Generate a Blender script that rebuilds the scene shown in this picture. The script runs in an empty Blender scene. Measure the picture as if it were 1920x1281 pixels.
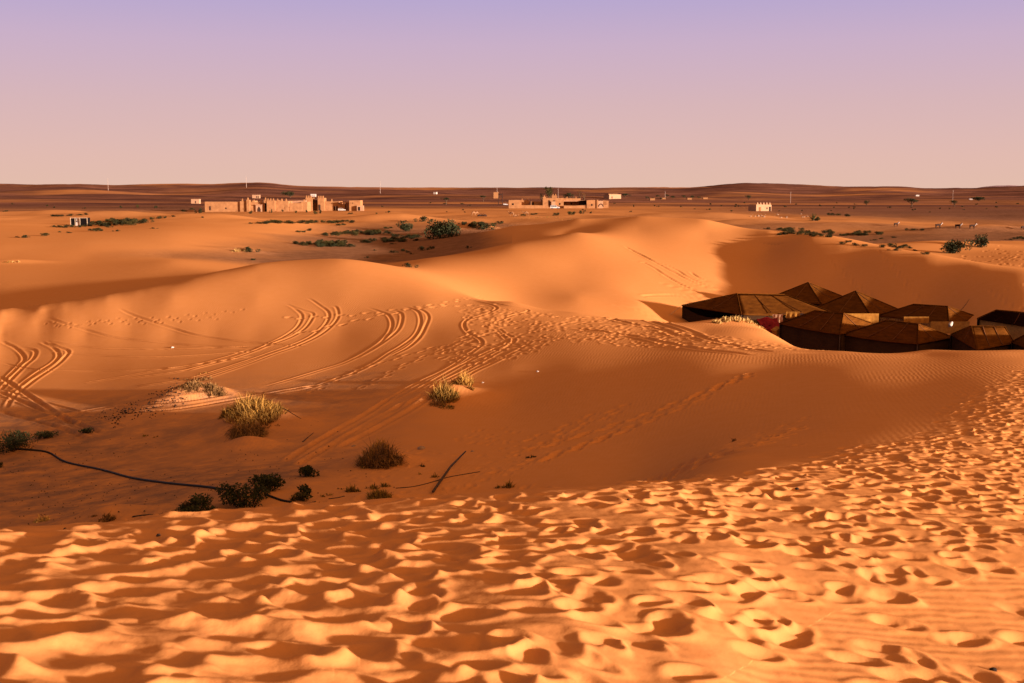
import bpy, bmesh, math, random
import numpy as np
from mathutils import Vector, Matrix

# ------------------------------------------------------------------ camera, sky, sun, exposure
C = bpy.data.collections.new('desert'); bpy.context.scene.collection.children.link(C)
S = bpy.context.scene
FPX = 2133.0                      # focal length in pixels of the 1920 px wide frame
EYE = 8.0                         # eye height over the gravel plain
HORIZON = 362.0
PITCH = math.atan((640.5 - HORIZON) / FPX)
cam_d = bpy.data.cameras.new('camera'); cam = bpy.data.objects.new('camera', cam_d); C.objects.link(cam)
cam.location = (0, 0, EYE); cam.rotation_euler = (math.pi / 2 - PITCH, 0, 0)
cam_d.sensor_width = 36; cam_d.lens = FPX / 1920 * 36; cam_d.clip_start = .1; cam_d.clip_end = 60000
cam_d.dof.use_dof = True; cam_d.dof.focus_distance = 60; cam_d.dof.aperture_fstop = 4.0
S.camera = cam

SUN_AZ = math.radians(28)         # the sun stands right of the camera and this far behind it
SUN_EL = math.radians(6.3)
SUNV = Vector((math.cos(SUN_AZ) * math.cos(SUN_EL), -math.sin(SUN_AZ) * math.cos(SUN_EL), math.sin(SUN_EL)))
sun_d = bpy.data.lights.new('sun', 'SUN'); sun_d.energy = 5.0; sun_d.angle = math.radians(1.7)
sun_d.color = (1, .83, .72)
sun = bpy.data.objects.new('sun', sun_d); C.objects.link(sun)
sun.rotation_euler = SUNV.to_track_quat('Z', 'Y').to_euler(); sun.location = (60, -30, 60)

W = bpy.data.worlds.new('World'); S.world = W; W.use_nodes = True
nt = W.node_tree; nt.nodes.clear()
def N(t, tree, **kw):
    n = tree.nodes.new(t)
    for k, v in kw.items(): setattr(n, k, v)
    return n
sky = N('ShaderNodeTexSky', nt, sky_type='NISHITA', sun_disc=False, sun_elevation=SUN_EL,
        sun_rotation=math.atan2(SUNV.x, SUNV.y), altitude=700, air_density=1.0, dust_density=2.5, ozone_density=3.0)
tc = N('ShaderNodeTexCoord', nt); sx = N('ShaderNodeSeparateXYZ', nt); nt.links.new(tc.outputs['Generated'], sx.inputs[0])
rmp = N('ShaderNodeValToRGB', nt); nt.links.new(sx.outputs['Z'], rmp.inputs[0])
def lin(r, g, b): return tuple(((c / 255) / 12.92 if c / 255 <= .04045 else ((c / 255 + .055) / 1.055) ** 2.4) for c in (r, g, b)) + (1,)
# the dusk sky: dusty rose low down, violet ten degrees up, a dim warm dome overhead
stops = [(0.0, lin(231, 192, 173)), (.03, lin(229, 189, 178)), (.075, lin(219, 184, 187)), (.125, lin(205, 178, 202)), (.17, lin(182, 168, 212)),
         (.30, (.28, .20, .22, 1)), (1.0, (.26, .15, .085, 1))]
while len(rmp.color_ramp.elements) < len(stops): rmp.color_ramp.elements.new(.5)
EXPO = 1.38
for e, (p, c) in zip(rmp.color_ramp.elements, stops):
    e.position = p; e.color = c
# the sunset side glows orange
dt = N('ShaderNodeVectorMath', nt, operation='DOT_PRODUCT'); nt.links.new(tc.outputs['Generated'], dt.inputs[0]); dt.inputs[1].default_value = SUNV
mr = N('ShaderNodeMapRange', nt, interpolation_type='SMOOTHSTEP'); mr.inputs[1].default_value = .15; mr.inputs[2].default_value = 1.0
nt.links.new(dt.outputs['Value'], mr.inputs[0])
glow = N('ShaderNodeMix', nt, data_type='RGBA', blend_type='MIX'); nt.links.new(mr.outputs[0], glow.inputs[0])
nt.links.new(rmp.outputs[0], glow.inputs[6]); glow.inputs[7].default_value = (2.0, .96, .30, 1)
skm = N('ShaderNodeVectorMath', nt, operation='SCALE'); nt.links.new(sky.outputs[0], skm.inputs[0]); skm.inputs[3].default_value = .08
mx = N('ShaderNodeMix', nt, data_type='RGBA'); mx.inputs[0].default_value = .96
nt.links.new(skm.outputs[0], mx.inputs[6]); nt.links.new(glow.outputs[2], mx.inputs[7])
bg = N('ShaderNodeBackground', nt); bg.inputs[1].default_value = 2 ** -EXPO
nt.links.new(mx.outputs[2], bg.inputs[0])
wo = N('ShaderNodeOutputWorld', nt); nt.links.new(bg.outputs[0], wo.inputs[0])
S.view_settings.view_transform = 'Standard'; S.view_settings.look = 'None'; S.view_settings.exposure = EXPO
S.view_settings.gamma = 1
S.render.engine = 'CYCLES'
try: S.cycles.use_denoising = True; S.cycles.max_bounces = 4; S.cycles.diffuse_bounces = 3
except Exception: pass

RNG = np.random.default_rng(7)
random.seed(7)
FINE = 1.0                        # mesh density, 1 = final

# ------------------------------------------------------------------ the land as one height field
def tanel(py): return np.tan(PITCH + np.arctan((np.asarray(py, float) - 640.5) / FPX))
def secfac(py):                  # lateral scale of a pixel column at height py for a given ground distance y
    a = np.arctan((np.asarray(py, float) - 640.5) / FPX); return np.cos(a) / np.cos(PITCH + a) 
def P(px, py, D):                # a point on the ray of a pixel, D metres ahead
    py = float(py); t = float(tanel(py)); a = math.atan((py - 640.5) / FPX)
    depth = D * math.cos(a) / math.cos(PITCH + a) if True else D
    depth = D / math.cos(PITCH + a) * math.cos(a)
    return Vector(((px - 960) / FPX * depth, D, EYE - t * D))
def to_px(x, y, z):
    zz = np.asarray(z, float) - EYE; y = np.asarray(y, float)
    d = y * math.cos(PITCH) - zz * math.sin(PITCH); u = y * math.sin(PITCH) + zz * math.cos(PITCH)
    return 960 + FPX * np.asarray(x, float) / d, 640.5 - FPX * u / d

SIL = [(-700, 350), (0, 346.5), (50, 348.5), (130, 346), (200, 349), (330, 346), (400, 348.5), (450, 347), (500, 346), (540, 351.5), (620, 353.5), (750, 356),
       (850, 354), (1000, 352.5), (1100, 354), (1180, 352), (1300, 352.5), (1400, 347), (1430, 346), (1480, 349), (1520, 348.5), (1560, 353),
       (1680, 352), (1740, 354), (1850, 354), (1920, 352), (2600, 351)]
def sil(px): return np.interp(px, [a for a, b in SIL], [b for a, b in SIL])

# columns: px -> [(py, D)] visible ground points; ('z', z, D) ground the photo hides
COL = {
 0:   [(1281, 4.61), (1180, 5.75), (1090, 7.4), (1030, 8.77), (995, 10.37), ('z', 2.9, 14.7), ('z', .8, 21), (950, 29.5), (850, 38.5), (750, 47), (680, 57), (625, 62), (588, 64.3), (584, 69), (550, 85), (515, 99), (497, 108), (485, 115), (462, 128), (440, 150), (420, 190), (400, 310), (390, 480), (381, 850)],
 160: [(1281, 4.77), (1180, 5.93), (1080, 7.78), (1020, 9.29), (983, 10.91), ('z', 2.9, 14.7), ('z', .7, 21), (950, 28.5), (850, 37.5), (760, 45.5), (690, 54.5), (625, 60.5), (567.5, 64.6), (564.3, 69.5), (540, 85), (510, 99), (494, 109), (485, 115), (462, 128), (440, 150), (424, 200), (400, 310), (390, 480), (381, 850)],
 320: [(1281, 4.95), (1180, 6.13), (1070, 8.1), (1005, 9.85), (969, 11.34), ('z', 2.8, 15.2), ('z', .6, 21.5), (945, 27), (850, 36.3), (760, 43.8), (690, 52.5), (625, 59.3), (560, 63.7), (534.5, 67.2), (531.2, 72), (510, 95), (492, 106), (487, 112), (480, 122), (460, 134), (440, 150), (415, 210), (408, 260), (403, 340), (390, 480), (381, 850)],
 480: [(1281, 5.12), (1180, 6.29), (1060, 8.36), (995, 10.34), (953, 12.08), ('z', 2.7, 15.7), ('z', .6, 22), (930, 27), (850, 35), (770, 42), (690, 51), (625, 58), (560, 63), (520, 67.5), (500, 71), ('z', 1.2, 98), (492, 122), (485, 128), (470, 140), (440, 168), (420, 220), (405, 330), (396, 420), (390, 520), (381, 850)],
 640: [(1281, 5.4), (1180, 6.43), (1050, 8.66), (985, 10.55), (942, 12.29), ('z', 2.7, 16.2), ('z', .5, 22.5), (920, 27.5), (850, 34), (770, 41), (690, 49.8), (625, 56.8), (560, 62.3), (515, 67.7), (491, 72.5), ('z', .9, 100), (480, 135), (460, 165), (440, 205), (425, 240), (412, 300), (403, 360), (395, 430), (390, 520), (381, 850)],
 800: [(1281, 5.5), (1180, 6.63), (1050, 8.67), (980, 10.61), (930, 12.48), ('z', 2.6, 16.7), ('z', .4, 23), (910, 28), (850, 33), (770, 39.5), (690, 47.8), (625, 55), (575, 59.8), (535, 67), (515, 79), (502, 93), ('z', 1.6, 112), (485, 133), (460, 165), (440, 200), (420, 255), (410, 310), (395, 450), (388, 560), (381, 850)],
 960: [(1281, 5.6), (1180, 6.6), (1050, 8.69), (975, 10.71), (920, 12.77), ('z', 2.3, 17), ('z', .5, 24), (900, 28.5), (850, 32.5), (800, 37), (750, 41.5), (690, 46), (640, 51.5), (600, 56.5), (566, 62), ('z', .6, 70), (556, 84), (530, 91), (490, 103), (466, 112), ('z', 2.6, 124), (455, 141), (430, 160), (424, 170), ('z', 1.5, 195), (402, 350), (390, 560), (381, 850)],
 1080:[(1281, 5.7), (1180, 6.7), (1050, 8.8), (975, 10.7), (913, 12.9), ('z', 2.3, 18.2), ('z', 1.0, 25), (895, 28), (850, 31.5), (800, 35.5), (750, 39.5), (690, 44.5), (640, 50), (608, 55), (586, 60), ('z', -.2, 70), (560, 84), (540, 90.5), (500, 103), (456, 117), ('z', 3.6, 128), (440, 143), (412, 158), ('z', 1.5, 190), ('z', .9, 260), (402, 350), (390, 560), (381, 850)],
 1200:[(1281, 6.02), (1180, 7.09), (1050, 9.1), (975, 10.8), (906, 13.4), ('z', 2.4, 18.8), ('z', 1.4, 24), (880, 28), (840, 31), (790, 34.5), (740, 38.5), (690, 43), (645, 48.5), (620, 53), (600, 58), ('z', -1.0, 70), (572, 85), (548, 93), (510, 104), (465, 122), (430, 140), (407, 154), ('z', 2.0, 190), ('z', .9, 260), (400, 380), (390, 560), (381, 850)],
 1320:[(1281, 6.13), (1180, 7.21), (1050, 9.1), (970, 11.2), (900, 14), (875, 18.5), (850, 23.5), (810, 30), (760, 34.5), (710, 39), (670, 43.5), (640, 48), (620, 53), (606, 58), ('z', -1.9, 72), ('z', -2.0, 88), (560, 97), (520, 108), (470, 126), (440, 137), (415, 147), ('z', 2.2, 180), ('z', .9, 240), (404, 330), (390, 560), (381, 850)],
 1440:[(1281, 6.60), (1180, 7.75), (1050, 9.6), (960, 11.9), (893, 14.4), (855, 18.5), (820, 24), (770, 31), (720, 36.5), (680, 41.5), (650, 46.5), (635, 51), (623, 56), ('z', -1.7, 66), ('z', -2.1, 78), ('z', -2, 90), (535, 108), (500, 117.5), (470, 127.5), (437, 137), ('z', 2.0, 160), ('z', .8, 220), (408, 330), (390, 560), (381, 850)],
 1580:[(1281, 6.88), (1180, 8.09), (1050, 9.95), (950, 12.5), (880, 15.5), (840, 18.8), (790, 25), (740, 31.5), (700, 36.5), (672, 41.5), (658.5, 46), ('z', -.6, 54), ('z', -2.1, 66), ('z', -2.3, 80), ('z', -1.5, 95), (540, 101), (500, 109), (465, 116), ('z', 1.6, 145), ('z', .3, 175), (440, 220), (422, 260), (408, 350), (390, 560), (381, 850)],
 1740:[(1281, 7.17), (1180, 8.44), (1050, 10.3), (950, 13), (870, 16.4), (820, 20.6), (770, 26), (720, 32.5), (685, 38), (665, 43.5), (656.5, 47), ('z', -.7, 54), ('z', -2.0, 64), ('z', -2.1, 78), (600, 85), (560, 90.5), (520, 96), (487, 102), ('z', .2, 128), (475, 150), (460, 170), (445, 195), (431, 232), (424, 300), (408, 370), (390, 560), (381, 850)],
 1920:[(1281, 7.47), (1180, 8.80), (1050, 10.7), (950, 13.5), (870, 17.4), (800, 22.5), (750, 27), (710, 32.5), (680, 38), (665, 42.5), (658.5, 46.5), ('z', -.9, 53), ('z', -1.8, 60), ('z', -1.6, 68), (605, 75), (560, 80), (535, 84), (515, 88), ('z', -.2, 110), (490, 136), (470, 156), (450, 184), ('z', .5, 220), (435, 270), (408, 380), (390, 560), (381, 850)],
}
cp = []
for px, rows in COL.items():
    for r in rows:
        if r[0] == 'z': cp.append(((px - 960) / FPX * r[2] * 1.01, r[2], r[1] - EYE))
        else:
            p = P(px, r[0], r[1]); cp.append((p.x, p.y, p.z - EYE))
for px, py, D in ((1510, 451, 123.5), (1660, 475.5, 109), (1830, 501.5, 95)):
    p = P(px, py, D); cp.append((p.x, p.y, p.z - EYE))
# the same slope between those columns, so that it runs on evenly
def _row(k, py):
    r = sorted([q for q in COL[k] if len(q) == 2 and q[1] > 20 and q[1] < 85]); return float(np.interp(py, [q[0] for q in r], [q[1] for q in r]))
for px, ka, kb, cpy, ca, cb in ((80, 0, 160, 580, 588, 567.5), (240, 160, 320, 551.5, 567.5, 534.5), (400, 320, 480, 514.5, 534.5, 500), (560, 480, 640, 494, 500, 491)):
    for t_ in (.3, .65):
        D = (_row(ka, 625 + (ca - 625) * t_) + _row(kb, 625 + (cb - 625) * t_)) / 2; p = P(px, 625 + (cpy - 625) * t_, D); cp.append((p.x, p.y, p.z - EYE))
    for py in (625, 690, 760):
        D = (_row(ka, py) + _row(kb, py)) / 2; p = P(px, py, D); cp.append((p.x, p.y, p.z - EYE))
# the long straight crest running up to the right across the left of the frame
for px, py, D in ((-80, 597, 64), (75, 581, 64.3), (112, 575, 64.4), (200, 559, 65), (250, 549.5, 65.8), (285, 542, 66.4), (360, 523.5, 68.2), (400, 514.5, 69.2), (440, 507, 70.2)):
    for py_, D_ in ((py, D), (py - 3.4, D + 4.9)):
        p = P(px, py_, D_); cp.append((p.x, p.y, p.z - EYE))
for px in (-250, 2170):          # beyond both edges of the frame
    k = 0 if px < 0 else 1920
    for r in COL[k][1::1]:
        if r[0] == 'z': cp.append(((px - 960) / FPX * r[2], r[2], r[1] - EYE - (.25 if px > 0 else 0)))
        else:
            p = P(px, r[0], r[1]); dz = -.02 * r[1] if (px > 0 and r[1] < 60) else (-.8 if px < 0 and 55 < r[1] < 90 else 0)
            cp.append((p.x, p.y, p.z - EYE + dz))
for px in list(range(-500, 2500, 50)):   # the far plain and the dark hills on the horizon
    for D, yy in ((1250, 374.5), (1700, 368.5 + 1.5 * math.sin(px * .013)), (2250, 363 + 2 * math.sin(px * .021 + 1))):
        s_ = float(sil(px)); yy = max(yy, s_ + 4 + (0 if D < 2000 else -2))
        p = P(px, yy, D); cp.append((p.x, p.y, p.z - EYE))
    p = P(px, sil(px), 3000); cp.append((p.x, p.y, p.z - EYE))
    cp.append((p.x * 1.5, 4500, -12))
# ground around and behind the camera: (x, y, z relative to the eye)
for x, y, z in [(0, 0, -1.95), (0, 2.5, -2.2), (2, 1, -2.25), (-2, 1, -1.8), (4, 2, -2.75), (-4, 3, -2.0), (7, 4, -3.4), (-7, 5, -2.5), (-12, 8, -5.5), (-20, 10, -7.4),
                (11, 4, -4.0), (16, 8, -4.9), (20, 20, -6.0), (28, 10, -6.2), (24, 38, -7.2), (34, 30, -7.4), (45, 20, -7.6), (45, 55, -8.6), (-30, 20, -7.8), (-45, 40, -7.6),
                (0, -4, -1.9), (5, -5, -2.6), (-6, -4, -2.9), (10, -10, -4.2), (0, -12, -3.6), (-12, -10, -6), (25, -15, -6.8), (0, -30, -7.4), (-25, -25, -7.8), (50, -25, -7.8),
                (90, -20, -8), (90, 40, -8.2), (-90, 30, -7.5), (-60, -60, -8), (40, -80, -8), (200, 0, -8), (200, 150, -8), (-220, 60, -7.6), (-150, -150, -8), (150, -200, -8), (0, -300, -8),
                (700, 0, -8), (700, 700, -8), (-700, 100, -8), (-700, -700, -8), (700, -700, -8), (0, -1200, -8), (2500, 0, -8), (-2500, 0, -8), (0, -3000, -8), (2500, -2500, -8), (-2500, -2500, -8), (3000, 2200, 5), (-3000, 2200, 5)]:
    cp.append((x, y, z))
cp = np.array(cp)
def warp(x, y):
    r = np.hypot(x, y); q = np.log1p(r / 4); a = np.arctan2(x, y)
    return q * np.sin(a), q * np.cos(a), r
ROFF = 10.0
wx, wy, wr = warp(cp[:, 0], cp[:, 1]); val = cp[:, 2] / (wr + ROFF)
def phi(d2): return .5 * d2 * np.log(d2 + 1e-12)
n = len(cp)
A = np.zeros((n + 3, n + 3)); d2 = (wx[:, None] - wx) ** 2 + (wy[:, None] - wy) ** 2
A[:n, :n] = phi(d2) + np.eye(n) * 2e-5; A[:n, n] = 1; A[:n, n + 1] = wx; A[:n, n + 2] = wy; A[n:, :n] = A[:n, n:].T
sol = np.linalg.solve(A, np.concatenate([val, np.zeros(3)]))
def tps(x, y):
    shp = np.shape(x); X, Y, R = warp(np.ravel(x), np.ravel(y)); out = np.empty(len(X))
    for i in range(0, len(X), 8000):
        a, b = X[i:i + 8000], Y[i:i + 8000]
        out[i:i + 8000] = phi((a[:, None] - wx) ** 2 + (b[:, None] - wy) ** 2) @ sol[:n] + sol[n] + sol[n + 1] * a + sol[n + 2] * b
    return (out * (R + ROFF)).reshape(shp)
# coarse table in (angle, log distance), read back with cubic interpolation
A0, A1, NA = -math.pi, math.pi, 1080
Q0, Q1, NQ = 0.0, math.log1p(7000 / 4), 620
_ga = A0 + (A1 - A0) * np.arange(-2, NA + 3) / NA; _gq = Q0 + (Q1 - Q0) * np.arange(-2, NQ + 3) / NQ
_front = np.abs(_ga) < .75
_GA, _GQ = np.meshgrid(_ga, _gq, indexing='ij'); _GR = np.sign(_GQ) * 4 * np.expm1(np.abs(_GQ))
TAB = np.zeros_like(_GR)
TAB[_front] = tps(_GR[_front] * np.sin(_GA[_front]), _GR[_front] * np.cos(_GA[_front])) / (np.abs(_GR[_front]) + ROFF)
_st = np.where(~_front)[0]; _sub = _st[::6]
_t = tps(_GR[_sub] * np.sin(_GA[_sub]), _GR[_sub] * np.cos(_GA[_sub])) / (np.abs(_GR[_sub]) + ROFF)
_all = np.sort(np.concatenate([_sub, np.where(_front)[0]])); _vals = np.zeros((len(_all), TAB.shape[1]))
_pos = {k: i for i, k in enumerate(_all)}
for i, k in enumerate(_sub): _vals[_pos[k]] = _t[i]
for k in np.where(_front)[0]: _vals[_pos[k]] = TAB[k]
for j in range(TAB.shape[1]): TAB[:, j] = np.interp(np.arange(TAB.shape[0]), _all, _vals[:, j])
def _cub(t):
    return (-.5 * t + t * t - .5 * t ** 3, 1 - 2.5 * t * t + 1.5 * t ** 3, .5 * t + 2 * t * t - 1.5 * t ** 3, -.5 * t * t + .5 * t ** 3)
def base(x, y):
    x = np.asarray(x, float); y = np.asarray(y, float); r = np.hypot(x, y); a = np.arctan2(x, y); q = np.log1p(r / 4)
    fa = (a - A0) / (A1 - A0) * NA + 2; fq = np.clip((q - Q0) / (Q1 - Q0) * NQ + 2, 1, NQ + 1.999)
    ia = np.floor(fa).astype(int); iq = np.floor(fq).astype(int); ca = _cub(fa - ia); cq = _cub(fq - iq); out = 0
    for i in range(4):
        for j in range(4):
            out = out + ca[i] * cq[j] * TAB[np.clip(ia + i - 1, 0, NA + 4), np.clip(iq + j - 1, 0, NQ + 4)]
    return out * (r + ROFF) + EYE
# value noise in the plane
_perm = RNG.random((256, 256))
def vnoise(x, y):
    x = np.asarray(x, float); y = np.asarray(y, float)
    xi = np.floor(x).astype(int); yi = np.floor(y).astype(int); fx = x - xi; fy = y - yi
    fx = fx * fx * fx * (fx * (fx * 6 - 15) + 10); fy = fy * fy * fy * (fy * (fy * 6 - 15) + 10)
    g = lambda i, j: _perm[(xi + i) & 255, (yi + j) & 255]
    return (g(0, 0) * (1 - fx) + g(1, 0) * fx) * (1 - fy) + (g(0, 1) * (1 - fx) + g(1, 1) * fx) * fy - .5
def fbm(x, y, o=4):
    s = 0; a = 1
    for k in range(o): s = s + a * vnoise(x * 2 ** k + 17.3 * k, y * 2 ** k + 5.1 * k); a *= .5
    return s
def sstep(a, b, v): t = np.clip((v - a) / (b - a), 0, 1); return t * t * (3 - 2 * t)
MOUNDS = []                      # sand heaped round tussocks: (x, y, height, radius x, radius y, angle)
def ground(x, y):
    h = base(x, y); r = np.hypot(x, y)
    far = sstep(180, 420, r)
    h = h + far * (.35 * fbm(np.asarray(x) / 38, np.asarray(y) / 90, 3)) + sstep(600, 1500, r) * 8.0 * fbm(np.asarray(x) / 330, np.asarray(y) / 210, 5)
    h = h + sstep(150, 260, r) * (1 - sstep(300, 600, r)) * .5 * fbm(np.asarray(x) / 16 + 3, np.asarray(y) / 26, 3)
    for mx_, my_, mh, ra, rb, an in MOUNDS:
        dx = x - mx_; dy = y - my_; u = dx * math.cos(an) + dy * math.sin(an); v = -dx * math.sin(an) + dy * math.cos(an)
        h = h + mh * np.exp(-((u / ra) ** 2 + (v / rb) ** 2))
    return h
_DS = np.exp(np.linspace(math.log(3.5), math.log(4500), 4000))
def at(px, py, dmin=None):          # where the ray of a pixel first meets the ground
    if dmin is None: dmin = 19 if (px < 1050 and 775 < py < 985 and py < 990 - .065 * px) else 0     # the hollow lies behind the near crest
    a = math.atan((py - 640.5) / FPX); t = math.tan(PITCH + a); k = (px - 960) / FPX * math.cos(a) / math.cos(PITCH + a)
    z = EYE - t * _DS; g = ground(k * _DS, _DS); below = (z < g) & (_DS > dmin)
    i = int(np.argmax(below)) if below.any() else len(_DS) - 1
    if i > 0:
        f0 = z[i - 1] - g[i - 1]; f1 = z[i] - g[i]; D = _DS[i - 1] + (_DS[i] - _DS[i - 1]) * (f0 / (f0 - f1) if f0 > f1 else 1)
    else: D = _DS[0]
    x = k * D; return Vector((x, D, float(ground(np.array([x]), np.array([D]))[0])))

for _px, _py, _h, _a, _b, _an in [(470, 800, .75, 1.5, 1.2, .3), (372, 745, .55, 1.3, .9, .2), (845, 745, .45, 1.5, 1.0, .4), (712, 868, .35, 1.1, .8, 0), (463, 838, .35, .9, .6, 0), (330, 742, .25, 1.2, .7, .2),
                                 (710, 940, .2, .7, .5, 0), (200, 975, .35, 1.0, .7, 0), (455, 472, .5, 3.5, 1.6, 0), (25, 492, .3, 3, 1.5, 0), (30, 850, .3, 1.2, .8, 0)]:
    _p = at(_px, _py); MOUNDS.append((_p.x, _p.y, _h, _a, _b, _an))
_p = P(1385, 612, 58.5); MOUNDS.append((_p.x, _p.y, .55, 1.7, 1.3, -.3))
# low dunes strewn over the near plain
for _px, _py, _D, _h, _a, _b, _an in [(1850, 440, 222, 1.5, 13, 4.5, .15), (1590, 426, 245, 1.3, 17, 7, -.1), (1760, 462, 165, .9, 9, 6, .3), (722, 420, 285, 2.0, 13, 6, .1), (876, 437, 200, 1.7, 6.5, 4.5, .2), (385, 418, 235, 1.3, 17, 8, .05),
                                      (235, 414, 270, 1.2, 15, 7, 0), (600, 432, 225, 1.0, 16, 6, .05), (60, 412, 290, 1.0, 20, 7, 0), (1330, 408, 310, 1.5, 22, 8, 0), (1420, 415, 270, .9, 10, 5, .1)]:
    _p = P(_px, _py, _D); MOUNDS.append((_p.x, _p.y, _h, _a, _b, _an))
# ------------------------------------------------------------------ the ground sheet
def rings():
    segs = [(0.0, .4, 2), (.4, 4.2, int(50 * FINE)), (4.2, 18, int(560 * FINE)), (18, 40, int(290 * FINE)), (40, 75, int(470 * FINE)), (75, 200, int(230 * FINE)), (200, 4300, int(330 * FINE)), (4300, 9000, 10)]
    out = [0.02]
    for a, b, k in segs:
        out += list(np.linspace(a, b, k + 1)[1:]) if a < 4 else list(np.exp(np.linspace(math.log(a), math.log(b), k + 1))[1:])
    return np.array(out)
def angles():
    d = math.radians
    mid = np.linspace(d(-26.5), d(26.5), int(1300 * FINE))
    def side(n, s):
        t = np.linspace(0, 1, n + 1)[1:]; return s * (d(26.5) + (math.pi - d(26.5)) * t ** 1.8)
    k = int(230 * FINE) + 20
    l = side(k, -1)[::-1]; r = side(k, 1)[:-1]
    return np.concatenate([l, mid, r])
RR = rings(); AA = angles()
GX = RR[None, :] * np.sin(AA)[:, None]; GY = RR[None, :] * np.cos(AA)[:, None]
GZ = ground(GX, GY)
GRIP = np.ones_like(GZ)          # wind ripples survive where nobody walked
DZ = np.zeros_like(GZ)
def window(x, y, rad):
    r = math.hypot(x, y); a = math.atan2(x, y); da = math.asin(min(.99, rad / max(r, rad * 1.02)))
    i0, i1 = np.searchsorted(AA, [a - da, a + da]); j0, j1 = np.searchsorted(RR, [r - rad, r + rad])
    return slice(max(i0 - 1, 0), min(i1 + 1, len(AA))), slice(max(j0 - 1, 0), min(j1 + 1, len(RR)))
def stamp(x, y, ang, a, b, depth, rim, soft):
    w = window(x, y, 2.1 * max(a, b)); dx = GX[w] - x; dy = GY[w] - y
    u = dx * math.cos(ang) + dy * math.sin(ang); v = -dx * math.sin(ang) + dy * math.cos(ang)
    v = v + .35 * u * u / a * soft
    q = np.sqrt((u / a) ** 2 + (v / b) ** 2)
    q = q + .11 * (vnoise(dx * 11 + x * 7, dy * 11 + y * 5) + .5 * vnoise(dx * 25 + x, dy * 25)) * (1.15 - soft)
    hole = (1 - soft) * (1 - sstep(.25, 1.2, q)) + soft * np.exp(-1.3 * q * q)
    lip = np.exp(-((q - 1.35) / .33) ** 2) * (.65 + .5 * u / a / np.maximum(q, .3))
    d = DZ[w]
    DZ[w] = d * (1 - .75 * (1 - sstep(.7, 1.5, q))) - depth * hole + rim * lip
    GRIP[w] = np.minimum(GRIP[w], sstep(1.0, 1.9, q))
def inpoly(px, py, poly):
    c = np.zeros(np.shape(px), bool); n_ = len(poly)
    for i in range(n_):
        (x0, y0), (x1, y1) = poly[i], poly[(i + 1) % n_]
        k = ((y0 > py) != (y1 > py)) & (px < (x1 - x0) * (py - y0) / ((y1 - y0) if y1 != y0 else 1e-9) + x0); c ^= k
    return c
TRAMPLED = [(-900, 1010), (0, 1000), (420, 962), (640, 946), (870, 930), (1000, 922), (1200, 909), (1400, 893), (1500, 872), (1610, 846), (1740, 815), (1790, 790), (1775, 765),
            (1850, 735), (1910, 702), (2060, 690), (2500, 720), (2700, 900), (2900, 1500), (2900, 4000), (-900, 4000)]
LOOSE = [(2400, 850), (1920, 1060), (1760, 1100), (1560, 1150), (1330, 1290), (1250, 4000), (2900, 4000)]
cx = RNG.uniform(-9, 30, 23000); cy = RNG.uniform(1.0, 50, 23000)
ppx, ppy = to_px(cx, cy, base(cx, cy))
ok = inpoly(ppx + RNG.normal(0, 18, len(cx)), ppy + RNG.normal(0, 7, len(cx)), TRAMPLED)
loose = inpoly(ppx, ppy, LOOSE)
ok &= ~loose | (RNG.random(len(cx)) < .20)
# steps come in files of people: broad flow along the crest, to the right and away
left = 1 - sstep(500, 1250, ppx + .55 * (1281 - ppy))
for i in np.where(ok)[0]:
    s = left[i]; near = 1.0
    if RNG.random() < .12 * s: continue
    ang = (RNG.normal(.5, .55) if RNG.random() < .65 else RNG.normal(-.35, .6)) * (1 + .3 * s)
    k = RNG.uniform(.7, 1.2) * (1 + .45 * s * RNG.random() + .12 * s)
    soft = float(np.clip(.25 + RNG.normal(.1, .2), .1, .9))
    stamp(cx[i], cy[i], ang, .165 * k * (1 + .05 * s), .10 * k * (1 + .55 * s), (.025 + .024 * RNG.random()) * (1 - .2 * s) * min(k, 1.3), (.008 + .010 * RNG.random()) * (1 + .5 * s), soft)
lump = inpoly(*to_px(GX, np.maximum(GY, 1.0), GZ), TRAMPLED) & (GY > 1) & (GY < 52)
_lo = inpoly(*to_px(GX, np.maximum(GY, 1.0), GZ), LOOSE); GRIP[lump & ~_lo] *= .12
DZ += np.where(lump, .013 * fbm(GX / .42, GY / .30, 3) + .003 * fbm(GX / .09, GY / .09, 2), 0)
def spline(pts, k=6):
    p = np.array(pts, float); p = np.vstack([2 * p[0] - p[1], p, 2 * p[-1] - p[-2]]); out = []
    for i in range(1, len(p) - 2):
        for q in np.arange(k) / k:
            c_ = _cub(q); out.append(sum(c_[j] * p[i - 1 + j] for j in range(4)))
    out.append(p[-2]); return np.array(out)
def walk(pts, step, k=6):        # an even walk over the ground along a drawn line
    w = np.array([tuple(at(a, b_))[:2] for a, b_ in spline(pts, k)])
    L = np.concatenate([[0], np.cumsum(np.hypot(*np.diff(w, axis=0).T))]); q = np.arange(0, L[-1], step)
    return np.stack([np.interp(q, L, w[:, 0]), np.interp(q, L, w[:, 1])], 1)
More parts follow.
